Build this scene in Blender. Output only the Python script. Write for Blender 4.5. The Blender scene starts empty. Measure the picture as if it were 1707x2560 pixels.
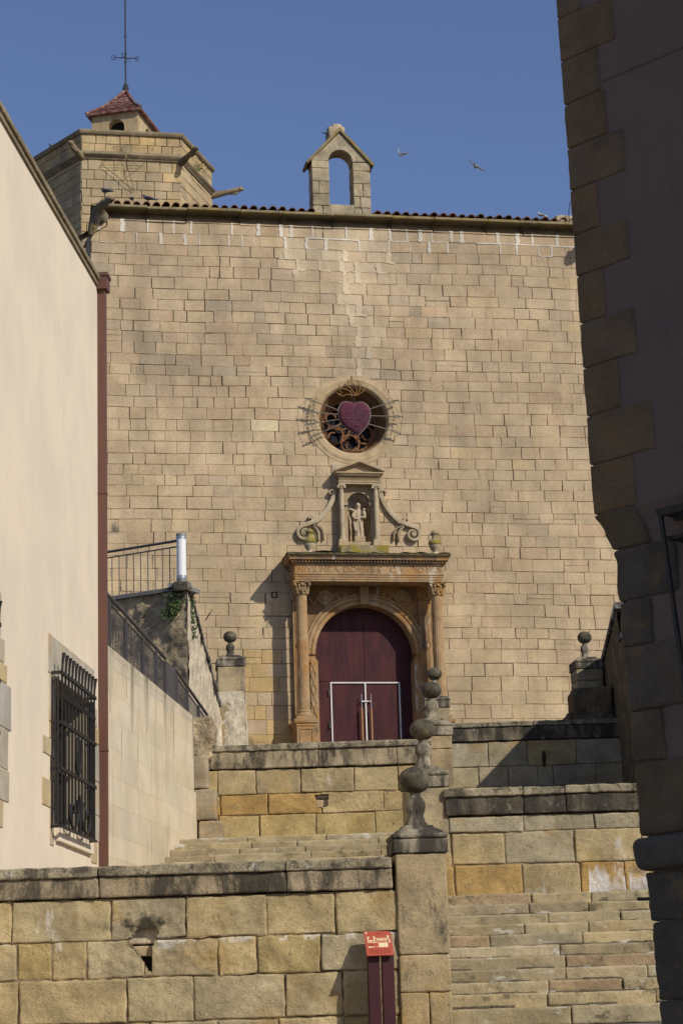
import bpy, math, random
from math import sin, cos, pi, radians, sqrt, atan2
from mathutils import Vector, Matrix, noise

# ------------------------------------------------------------------ camera, sky, sun, exposure
SC = bpy.context.scene
COL = SC.collection
EYE = 1.6
SUN_AZ, SUN_EL = 47.5, 35.0          # azimuth from -Y towards +X, elevation
cam_d = bpy.data.cameras.new('camera')
cam = bpy.data.objects.new('camera', cam_d); COL.objects.link(cam)
cam_d.sensor_fit = 'VERTICAL'; cam_d.sensor_height = 24.0; cam_d.sensor_width = 16.0
cam_d.lens = 24.0 * 5200 / 2560
cam_d.clip_start = 0.1; cam_d.clip_end = 3000
TH, RO = radians(14.14), radians(1.83)
R0 = Vector((1, 0, 0)); U0 = Vector((0, -sin(TH), cos(TH))); F0 = Vector((0, cos(TH), sin(TH)))
Uc = U0 * cos(RO) + R0 * sin(RO); Rc = R0 * cos(RO) - U0 * sin(RO)
mw = Matrix((( Rc.x, Uc.x, -F0.x, 0), (Rc.y, Uc.y, -F0.y, 0), (Rc.z, Uc.z, -F0.z, EYE), (0, 0, 0, 1)))
cam.matrix_world = mw
SC.camera = cam
SC.view_settings.view_transform = 'Standard'; SC.view_settings.look = 'None'
SC.view_settings.exposure = 0.0; SC.view_settings.gamma = 1.0

world = bpy.data.worlds.new('World'); SC.world = world; world.use_nodes = True
wn = world.node_tree; wn.nodes.clear()
wo = wn.nodes.new('ShaderNodeOutputWorld'); wb = wn.nodes.new('ShaderNodeBackground'); ws = wn.nodes.new('ShaderNodeTexSky')
ws.sky_type = 'NISHITA'; ws.sun_disc = False
ws.sun_elevation = radians(SUN_EL); ws.sun_rotation = radians(180 - SUN_AZ)
ws.altitude = 300; ws.air_density = 1.0; ws.dust_density = 0.9; ws.ozone_density = 4.5
wb.inputs['Strength'].default_value = 0.105
wt = wn.nodes.new('ShaderNodeMix'); wt.data_type = 'RGBA'; wt.blend_type = 'MULTIPLY'; wt.inputs[0].default_value = 1.0; wt.inputs[7].default_value = (1.10, 1.0, 1.07, 1)
wn.links.new(ws.outputs[0], wt.inputs[6]); wn.links.new(wt.outputs[2], wb.inputs[0]); wn.links.new(wb.outputs[0], wo.inputs[0])

sd = bpy.data.lights.new('sun', 'SUN'); so = bpy.data.objects.new('sun', sd); COL.objects.link(so)
sd.energy = 4.0; sd.angle = radians(0.53); sd.color = (1.0, 0.945, 0.82)
sdir = Vector((sin(radians(SUN_AZ)) * cos(radians(SUN_EL)), -cos(radians(SUN_AZ)) * cos(radians(SUN_EL)), sin(radians(SUN_EL))))
so.rotation_euler = sdir.to_track_quat('Z', 'Y').to_euler()

rng = random.Random(7)

# ------------------------------------------------------------------ materials
class NT:
    def __init__(s, name):
        s.m = bpy.data.materials.new(name); s.m.use_nodes = True
        s.t = s.m.node_tree; s.t.nodes.clear()
        s.out = s.t.nodes.new('ShaderNodeOutputMaterial'); s.b = s.t.nodes.new('ShaderNodeBsdfPrincipled')
        s.t.links.new(s.b.outputs[0], s.out.inputs[0])
        s.pos = s.t.nodes.new('ShaderNodeNewGeometry').outputs['Position']
    def link(s, a, b): s.t.links.new(a, b)
    def mapping(s, scale, off=(0, 0, 0)):
        n = s.t.nodes.new('ShaderNodeMapping'); s.link(s.pos, n.inputs[0]); n.inputs['Scale'].default_value = scale
        n.inputs['Location'].default_value = off; return n.outputs[0]
    def noise(s, scale, detail=4, rough=0.6, stretch=(1, 1, 1), off=(0, 0, 0), dist=0.0):
        n = s.t.nodes.new('ShaderNodeTexNoise'); n.inputs['Scale'].default_value = scale
        n.inputs['Detail'].default_value = detail; n.inputs['Roughness'].default_value = rough; n.inputs['Distortion'].default_value = dist
        s.link(s.mapping(stretch, off), n.inputs['Vector']); return n.outputs[0]
    def ramp(s, fac, a, b, lo=0.0, hi=1.0):
        n = s.t.nodes.new('ShaderNodeMapRange'); n.interpolation_type = 'SMOOTHSTEP'
        s.link(fac, n.inputs[0]); n.inputs[1].default_value = a; n.inputs[2].default_value = b
        n.inputs[3].default_value = lo; n.inputs[4].default_value = hi; return n.outputs[0]
    def mix(s, fac, a, b, mode='MIX'):
        n = s.t.nodes.new('ShaderNodeMix'); n.data_type = 'RGBA'; n.blend_type = mode; n.clamp_factor = True
        for k, v in ((0, fac), (6, a), (7, b)):
            if hasattr(v, 'is_output') or hasattr(v, 'links'): s.link(v, n.inputs[k])
            elif k == 0: n.inputs[0].default_value = v
            else: n.inputs[k].default_value = (*v, 1)
        return n.outputs[2]
    def math(s, op, a, b):
        n = s.t.nodes.new('ShaderNodeMath'); n.operation = op
        for k, v in ((0, a), (1, b)):
            if hasattr(v, 'links'): s.link(v, n.inputs[k])
            else: n.inputs[k].default_value = v
        return n.outputs[0]
    def attr(s):
        n = s.t.nodes.new('ShaderNodeAttribute'); n.attribute_name = 'Col'; return n.outputs['Color']
    def gray(s, v):
        n = s.t.nodes.new('ShaderNodeCombineColor')
        for k in range(3): s.link(v, n.inputs[k])
        return n.outputs[0]
    def bump(s, h, strength, dist=0.02):
        n = s.t.nodes.new('ShaderNodeBump'); n.inputs['Strength'].default_value = strength; n.inputs['Distance'].default_value = dist
        s.link(h, n.inputs['Height']); s.link(n.outputs[0], s.b.inputs['Normal'])
    def fin(s, col, rough=0.9, metal=0.0, spec=0.3):
        if hasattr(col, 'links'): s.link(col, s.b.inputs['Base Color'])
        else: s.b.inputs['Base Color'].default_value = (*col, 1)
        s.b.inputs['Roughness'].default_value = rough; s.b.inputs['Metallic'].default_value = metal
        s.b.inputs['Specular IOR Level'].default_value = spec
        return s.m

ALB = 0.80
def stone(name, base=None, streak=None, mott=(0.78, 1.16), ms=1.3, grain=(0.86, 1.12), gs=38, stains=(), bump=0.5, bs=30, bdist=0.012, pits=0.0, rough=0.92):
    """stone: base colour per block (attribute) x mottling, mineral stains with a shape of their own, bump."""
    t = NT(name)
    c = t.attr() if base is None else t.mix(0.0, base, base)
    c = t.mix(1.0, c, t.gray(t.ramp(t.noise(ms, 5, 0.62), 0.3, 0.7, *mott)), 'MULTIPLY')
    c = t.mix(1.0, c, t.gray(t.ramp(t.noise(gs, 3, 0.7), 0.3, 0.7, *grain)), 'MULTIPLY')
    if streak:
        c = t.mix(1.0, c, t.gray(t.ramp(t.noise(0.32, 4, 0.6, off=(3, 3, 3)), 0.32, 0.68, 0.87, 1.08)), 'MULTIPLY')
        c = t.mix(1.0, c, t.gray(t.ramp(t.noise(streak, 5, 0.65, (1, 1, 0.09), (6, 1, 2)), 0.30, 0.62, 0.87, 1.04)), 'MULTIPLY')
    for i, (sc, col, a, b, amt, stre) in enumerate(stains):
        m = t.ramp(t.noise(sc, 6, 0.68, stre, (3.1 * i + 1, 7.7 * i, 2.3 * i), 0.3), a, b, 0.0, amt)
        c = t.mix(m, c, col)
    c = t.mix(1.0, c, (ALB, ALB, ALB), 'MULTIPLY')
    h = t.noise(bs, 5, 0.7)
    if pits:
        h2 = t.noise(bs * 0.22, 6, 0.75, off=(5, 1, 9)); h3 = t.ramp(t.noise(bs * 0.5, 4, 0.7, off=(2, 8, 4)), 0.30, 0.45)
        h = t.math('ADD', t.math('ADD', t.math('MULTIPLY', h, 0.6), t.math('MULTIPLY', h2, pits * 1.8)), t.math('MULTIPLY', h3, pits * 0.6))
    t.bump(h, bump, bdist)
    return t.fin(c, rough, 0, 0.2)

BLK = (0.055, 0.048, 0.038); GREY = (0.22, 0.20, 0.165); OCH = (0.42, 0.25, 0.075); WHT = (0.62, 0.58, 0.52); MOSS = (0.20, 0.155, 0.03)
M_FAC = stone('facade_stone', streak=2.2, ms=1.1, mott=(0.82, 1.14), gs=26, grain=(0.86, 1.1), bump=0.6, bs=14, bdist=0.03, pits=0.3,
              stains=((0.55, (0.40, 0.32, 0.22), 0.50, 0.72, 0.4, (1, 1, 1)), (1.6, (0.33, 0.285, 0.22), 0.60, 0.76, 0.3, (1, 1, 0.4)), (2.4, (0.62, 0.45, 0.25), 0.60, 0.8, 0.4, (0.5, 0.5, 2.5))))
M_ASH = stone('weathered_ashlar', ms=2.2, mott=(0.72, 1.2), gs=60, grain=(0.8, 1.14), bump=0.8, bs=46, bdist=0.014, pits=0.8,
              stains=((1.2, (0.46, 0.285, 0.09), 0.50, 0.70, 0.65, (1, 1, 1)), (2.6, (0.20, 0.165, 0.11), 0.57, 0.72, 0.65, (1, 1, 1)), (1.9, (0.68, 0.63, 0.55), 0.645, 0.71, 0.7, (1.4, 1.4, 0.5)), (3.3, (0.07, 0.06, 0.04), 0.665, 0.74, 0.8, (1, 1, 0.7)), (8.0, (0.2, 0.15, 0.09), 0.60, 0.70, 0.55, (1, 1, 1))))
M_PIER = stone('stained_pier_stone', ms=2.2, mott=(0.75, 1.15), gs=60, grain=(0.8, 1.14), bump=0.8, bs=46, bdist=0.014, pits=0.8,
              stains=((1.6, (0.15, 0.13, 0.095), 0.47, 0.64, 0.75, (1.3, 1.3, 0.8)), (3.4, (0.09, 0.08, 0.06), 0.58, 0.68, 0.8, (1.5, 1.5, 0.6)), (2.4, (0.62, 0.57, 0.48), 0.66, 0.73, 0.6, (1, 1, 0.6))))
M_GRIME = stone('blackened_coping_stone', ms=3.0, mott=(0.7, 1.2), gs=60, grain=(0.7, 1.2), bump=0.9, bs=44, bdist=0.014, pits=0.9,
              stains=((1.6, BLK, 0.36, 0.56, 0.96, (2.2, 2.2, 0.45)), (8.0, (0.33, 0.29, 0.22), 0.55, 0.7, 0.7, (1, 1, 1)), (5.0, (0.5, 0.47, 0.41), 0.68, 0.76, 0.6, (1, 1, 1))))
M_GRIM2 = stone('streaked_coping_stone', ms=3.0, mott=(0.75, 1.15), gs=60, grain=(0.75, 1.15), bump=0.9, bs=44, bdist=0.014, pits=0.9,
              stains=((1.3, BLK, 0.46, 0.60, 0.93, (1.8, 1.8, 0.6)), (5.0, (0.10, 0.085, 0.06), 0.52, 0.62, 0.75, (1.5, 1.5, 0.35)), (6.0, (0.5, 0.45, 0.37), 0.66, 0.75, 0.6, (1, 1, 1))))
M_LICH = stone('lichened_coping_lip', ms=4.0, mott=(0.65, 1.2), gs=50, grain=(0.65, 1.25), bump=0.9, bs=40, bdist=0.014, pits=0.8,
              stains=((6.0, BLK, 0.46, 0.62, 0.8, (1, 1, 1)), (9.0, (0.55, 0.52, 0.46), 0.59, 0.69, 0.85, (1, 1, 1)), (4.0, MOSS, 0.62, 0.76, 0.7, (1, 1, 1))))
M_FIN = stone('lichened_finial_stone', ms=5.0, mott=(0.6, 1.25), gs=60, grain=(0.75, 1.2), bump=0.8, bs=40, bdist=0.012, pits=0.7,
              stains=((5.0, (0.045, 0.042, 0.035), 0.46, 0.62, 0.85, (1, 1, 0.7)), (7.0, (0.30, 0.19, 0.05), 0.58, 0.68, 0.75, (1, 1, 1)), (11.0, (0.42, 0.40, 0.35), 0.64, 0.72, 0.75, (1, 1, 1))))
M_POR = stone('portal_stone', ms=2.4, mott=(0.75, 1.18), gs=40, bump=0.5, bs=30, bdist=0.01,
              stains=((1.5, (0.42, 0.215, 0.07), 0.46, 0.64, 0.8, (1, 1, 0.7)), (3.0, (0.13, 0.10, 0.07), 0.54, 0.70, 0.75, (1, 1, 1)), (2.1, (0.60, 0.54, 0.44), 0.60, 0.68, 0.75, (1.5, 1.5, 0.5))))
M_NICHE = stone('niche_stone', (0.46, 0.345, 0.21), ms=3.0, mott=(0.8, 1.15), gs=40, bump=0.4, bs=30, bdist=0.008,
              stains=((2.2, (0.50, 0.30, 0.12), 0.55, 0.72, 0.6, (1, 1, 1)), (4, (0.28, 0.24, 0.18), 0.6, 0.74, 0.6, (1, 1, 1))))
M_ROSE = stone('rose_stone', ms=3.0, mott=(0.8, 1.15), gs=40, bump=0.4, bs=30, bdist=0.008, stains=((2.2, (0.42, 0.25, 0.10), 0.55, 0.72, 0.5, (1, 1, 1)), (4, (0.2, 0.16, 0.12), 0.6, 0.74, 0.6, (1, 1, 1))))
M_SCROLL = stone('scroll_stone', (0.50, 0.405, 0.27), ms=3.0, bump=0.4, bs=30, bdist=0.008, stains=((4, (0.26, 0.23, 0.18), 0.6, 0.75, 0.6, (1, 1, 1)),))
M_STAT = stone('statue_stone', (0.53, 0.42, 0.285), ms=6.0, bump=0.3, bs=40, bdist=0.005)
M_MOSSY = stone('mossy_ledge', (0.34, 0.28, 0.17), ms=4.0, bump=0.9, bs=30, bdist=0.02, pits=0.6,
              stains=((3.0, (0.30, 0.235, 0.03), 0.40, 0.58, 0.95, (1, 1, 1)), (6.0, (0.07, 0.065, 0.03), 0.55, 0.66, 0.85, (1, 1, 1))))
M_DMOSS = stone('dark_moss_top', (0.13, 0.115, 0.06), ms=4.0, bump=1.0, bs=24, bdist=0.03, pits=0.8,
              stains=((4.0, (0.22, 0.18, 0.03), 0.5, 0.65, 0.8, (1, 1, 1)), (6.0, (0.05, 0.045, 0.03), 0.5, 0.65, 0.8, (1, 1, 1))))
M_CORN = stone('cornice_stone', (0.30, 0.24, 0.15), ms=2.0, bump=0.6, bs=24, bdist=0.014, pits=0.4,
              stains=((1.6, (0.17, 0.135, 0.085), 0.48, 0.66, 0.75, (1, 1, 1)), (5, (0.40, 0.28, 0.06), 0.58, 0.72, 0.6, (1, 1, 1))))
M_YMOSS = stone('yellow_lichen_fillet', (0.29, 0.235, 0.13), ms=3.0, bump=0.6, bs=24, bdist=0.014,
              stains=((2.0, (0.30, 0.215, 0.045), 0.46, 0.64, 0.8, (1, 1, 1)), (5, (0.10, 0.085, 0.055), 0.52, 0.68, 0.85, (1, 1, 1))))
M_TOWER = stone('tower_stone', streak=2.0, ms=1.0, mott=(0.82, 1.14), gs=24, bump=0.5, bs=12, bdist=0.02,
              stains=((1.0, (0.44, 0.27, 0.10), 0.58, 0.74, 0.55, (1, 1, 1)), (2.0, (0.25, 0.21, 0.16), 0.6, 0.75, 0.5, (1, 1, 0.5))))
M_GABLE = stone('bell_gable_stone', ms=2.0, mott=(0.7, 1.18), gs=26, bump=0.7, bs=16, bdist=0.02, pits=0.6,
              stains=((1.8, (0.21, 0.185, 0.13), 0.46, 0.66, 0.7, (1, 1, 1)), (3.5, (0.33, 0.25, 0.07), 0.6, 0.74, 0.6, (1, 1, 1)), (6, (0.48, 0.44, 0.36), 0.64, 0.74, 0.6, (1, 1, 1))))
M_GARG = stone('gargoyle_stone', (0.20, 0.17, 0.12), ms=3.0, bump=0.8, bs=20, bdist=0.02, pits=0.6,
              stains=((2.4, (0.33, 0.245, 0.05), 0.52, 0.66, 0.85, (1, 1, 1)), (4, (0.06, 0.05, 0.04), 0.52, 0.66, 0.8, (1, 1, 1))))
M_PALE = stone('pale_limestone', ms=1.2, mott=(0.88, 1.08), gs=30, grain=(0.94, 1.05), bump=0.15, bs=30, bdist=0.006,
              stains=((1.6, (0.50, 0.40, 0.24), 0.56, 0.75, 0.6, (2.4, 2.4, 0.3)), (2.6, (0.20, 0.175, 0.13), 0.585, 0.70, 0.75, (3.4, 3.4, 0.14)), (1.9, (0.72, 0.68, 0.6), 0.70, 0.76, 0.6, (2.5, 2.5, 0.25))))
M_RUB = stone('rubble_wall', (0.58, 0.45, 0.28), ms=2.0, mott=(0.6, 1.25), gs=30, grain=(0.75, 1.2), bump=1.0, bs=18, bdist=0.05, pits=1.0,
              stains=((2.4, (0.30, 0.235, 0.15), 0.50, 0.64, 0.6, (1, 1, 1)), (5.5, (0.12, 0.095, 0.065), 0.60, 0.68, 0.7, (1, 1, 1)), (4.5, (0.60, 0.48, 0.31), 0.56, 0.68, 0.7, (1, 1, 1)), (1.2, (0.40, 0.24, 0.09), 0.6, 0.75, 0.6, (1, 1, 1))))
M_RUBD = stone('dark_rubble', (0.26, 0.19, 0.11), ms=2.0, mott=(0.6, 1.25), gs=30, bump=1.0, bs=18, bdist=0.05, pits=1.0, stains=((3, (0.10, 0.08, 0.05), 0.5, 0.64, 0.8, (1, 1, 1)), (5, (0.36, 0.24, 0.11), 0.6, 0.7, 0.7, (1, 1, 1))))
M_RUBL = stone('worn_white_stone', (0.74, 0.63, 0.455), ms=3.0, mott=(0.72, 1.15), gs=34, bump=0.9, bs=16, bdist=0.03, pits=0.8,
              stains=((3.4, (0.33, 0.26, 0.17), 0.62, 0.7, 0.6, (1, 1, 0.4)), (5, (0.42, 0.28, 0.12), 0.66, 0.75, 0.5, (1, 1, 1))))
M_QUOIN = stone('quoin_stone', ms=2.5, mott=(0.75, 1.15), gs=60, bump=0.7, bs=60, bdist=0.008, pits=0.4,
              stains=((3.0, (0.24, 0.15, 0.06), 0.55, 0.7, 0.6, (1, 1, 1)),))
M_WFRAME = stone('window_stone', ms=2.0, mott=(0.82, 1.12), gs=50, bump=0.3, bs=50, bdist=0.006,
              stains=((1.8, (0.52, 0.33, 0.12), 0.55, 0.7, 0.6, (1, 1, 1)), (2.6, (0.40, 0.38, 0.33), 0.56, 0.7, 0.6, (1, 1, 1))))
M_STEP = stone('worn_step_stone', ms=2.6, mott=(0.70, 1.10), gs=60, bump=0.8, bs=40, bdist=0.012, pits=0.7,
              stains=((2.0, (0.42, 0.28, 0.11), 0.54, 0.72, 0.6, (1, 1, 2)), (2.2, (0.10, 0.085, 0.05), 0.57, 0.67, 0.8, (1, 1, 1.2)), (6.0, (0.16, 0.13, 0.085), 0.58, 0.68, 0.5, (1, 1, 1.6)), (2.6, (0.70, 0.66, 0.60), 0.59, 0.68, 0.7, (1, 1, 2.5)), (5, (0.46, 0.27, 0.16), 0.67, 0.76, 0.5, (1, 1, 1))))
M_PAVE = stone('paving_stone', (0.20, 0.18, 0.15), ms=1.5, bump=0.5, bs=30, bdist=0.01)

def plaster(name, col, stre, c2, c3):
    t = NT(name)
    c = t.mix(t.ramp(t.noise(0.9, 5, 0.6, stre), 0.35, 0.7, 0, 1), col, c2)
    c = t.mix(t.ramp(t.noise(2.6, 6, 0.7, (2.2, 2.2, 0.3), (4, 4, 4)), 0.55, 0.78, 0, 0.7), c, c3)
    c = t.mix(1.0, c, t.gray(t.ramp(t.noise(70, 3, 0.7), 0.3, 0.7, 0.95, 1.04)), 'MULTIPLY')
    t.bump(t.math('ADD', t.noise(45, 4, 0.7), t.noise(2.0, 3, 0.5)), 0.22, 0.01)
    return t.fin(c, 0.93, 0, 0.15)
M_PLAS = plaster('cream_plaster', (0.70, 0.595, 0.45), (1, 1, 0.7), (0.625, 0.53, 0.41), (0.54, 0.43, 0.30))
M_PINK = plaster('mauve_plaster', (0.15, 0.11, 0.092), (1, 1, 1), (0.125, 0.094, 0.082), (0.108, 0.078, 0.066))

def simple(name, col, rough=0.6, metal=0.0, var=0.0, vs=8, col2=None, bump=0, spec=0.4, stre=(1, 1, 1)):
    t = NT(name); c = col
    if var: c = t.mix(t.ramp(t.noise(vs, 5, 0.65, stre), 0.38, 0.68, 0, var), col, col2)
    if bump: t.bump(t.noise(vs * 6, 4, 0.6), bump, 0.004)
    return t.fin(c, rough, metal, spec)
M_DOOR = simple('corten_door', (0.066, 0.018, 0.018), 0.6, 0.0, 0.9, 2.2, (0.034, 0.011, 0.016), 0.12, 0.15, (3, 3, 0.5))
M_WFR = simple('white_painted_steel', (0.62, 0.58, 0.55), 0.5, 0, 0.5, 5, (0.5, 0.46, 0.43))
M_DARKM = simple('dark_steel', (0.045, 0.043, 0.045), 0.5, 0.4, 0.5, 9, (0.075, 0.07, 0.07))
M_WOOD = simple('oiled_wood_grip', (0.36, 0.19, 0.07), 0.55, 0, 0.6, 9, (0.24, 0.11, 0.04), 0.1, 0.3, (6, 6, 0.6))
M_IRON = simple('wrought_iron', (0.022, 0.022, 0.024), 0.55, 0.3, 0.5, 12, (0.06, 0.045, 0.035), 0.2)
M_RAIL = simple('grey_steel_rail', (0.085, 0.078, 0.078), 0.5, 0.3, 0.4, 6, (0.11, 0.10, 0.10))
M_PIPE = simple('brown_downpipe', (0.125, 0.055, 0.037), 0.5, 0.0, 0.6, 3, (0.095, 0.046, 0.035), 0.05, 0.4, (3, 3, 0.4))
M_SIGN = simple('red_sign_enamel', (0.37, 0.068, 0.04), 0.55, 0, 0.4, 9, (0.31, 0.058, 0.036))
M_SIGNW = simple('cream_sign_print', (0.66, 0.52, 0.31), 0.6, 0, 0.2, 20, (0.55, 0.42, 0.25))
M_SIGND = simple('dark_red_sign_print', (0.28, 0.045, 0.022), 0.6)
M_CORTEN = simple('corten_post', (0.058, 0.014, 0.016), 0.5, 0.2, 0.7, 3, (0.03, 0.010, 0.016), 0.1, 0.35, (3, 3, 0.5))
M_TILE = simple('roof_tile', (0.20, 0.095, 0.06), 0.9, 0, 0.9, 2.0, (0.075, 0.055, 0.042), 0.3, 0.15)
M_RTILE = simple('glazed_red_tile', (0.115, 0.026, 0.02), 0.6, 0, 0.75, 6.0, (0.30, 0.22, 0.18), 0.3, 0.3)
M_LANT = stone('lantern_plaster', (0.52, 0.40, 0.23), ms=2.0, bump=0.3, bs=20, bdist=0.01, stains=((2.0, (0.34, 0.23, 0.09), 0.5, 0.7, 0.7, (1.5, 1.5, 0.5)), (4, (0.2, 0.17, 0.12), 0.6, 0.75, 0.6, (1, 1, 1))))
M_DARK = simple('dark_interior', (0.012, 0.011, 0.011), 0.9)
M_GLASS = simple('stained_glass', (0.008, 0.008, 0.016), 0.5, 0, 0.6, 9, (0.016, 0.008, 0.014), 0, 0.15)
M_GREENG = simple('green_glass', (0.02, 0.09, 0.05), 0.3)
M_TRAC = stone('tracery_stone', (0.27, 0.13, 0.065), ms=4.0, bump=0.4, bs=30, bdist=0.006, stains=((3, (0.2, 0.12, 0.07), 0.55, 0.7, 0.6, (1, 1, 1)),))
M_ROD = simple('twisted_rod', (0.24, 0.215, 0.16), 0.45, 0.5, 0.6, 30, (0.12, 0.10, 0.075), 0.3)
M_FLAME = simple('red_gold_tinsel', (0.30, 0.18, 0.05), 0.45, 0.4, 0.9, 22, (0.16, 0.02, 0.03), 0.3)
M_HWIRE = simple('silver_wire', (0.35, 0.28, 0.27), 0.4, 0.6)
M_LAMPW = simple('opal_lamp_tube', (0.70, 0.69, 0.68), 0.35, 0, 0.2, 3, (0.6, 0.6, 0.6))
M_STEEL = simple('brushed_steel', (0.42, 0.42, 0.43), 0.35, 0.7)
M_GALV = simple('grey_cap_metal', (0.20, 0.19, 0.175), 0.6, 0.2, 0.5, 12, (0.13, 0.12, 0.11))
M_LEAF = simple('ivy_leaf', (0.055, 0.095, 0.022), 0.7, 0, 0.8, 9, (0.035, 0.06, 0.015))
M_LEAF2 = simple('weed_leaf', (0.10, 0.16, 0.03), 0.7, 0, 0.8, 9, (0.06, 0.10, 0.02))
M_BIRD = simple('pigeon_feather', (0.10, 0.105, 0.12), 0.7, 0, 0.7, 25, (0.03, 0.03, 0.035))
M_BIRDW = simple('pale_pigeon_feather', (0.50, 0.49, 0.48), 0.7, 0, 0.8, 12, (0.12, 0.12, 0.13))
M_STARW = simple('star_wire', (0.33, 0.27, 0.12), 0.5, 0.3)
M_LEDGE = stone('grey_ledge_stone', (0.10, 0.09, 0.075), ms=3.0, bump=0.5, bs=60, bdist=0.006)

def heart_mat():
    t = NT('magenta_tinsel')
    vo = t.t.nodes.new('ShaderNodeTexVoronoi'); vo.inputs['Scale'].default_value = 42; t.link(t.pos, vo.inputs['Vector'])
    c = t.mix(t.ramp(t.noise(2.2, 3, 0.5), 0.35, 0.65, 0, 1), (0.105, 0.026, 0.048), (0.185, 0.018, 0.055))
    c = t.mix(t.ramp(vo.outputs['Distance'], 0.28, 0.6, 0, 0.75), c, (0.05, 0.012, 0.022))
    c = t.mix(t.ramp(t.noise(60, 2, 0.6), 0.62, 0.7, 0, 0.8), c, (0.30, 0.15, 0.18))
    t.bump(vo.outputs['Distance'], 0.8, 0.03)
    return t.fin(c, 0.5, 0.1, 0.4)
M_HEART = heart_mat()

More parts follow.
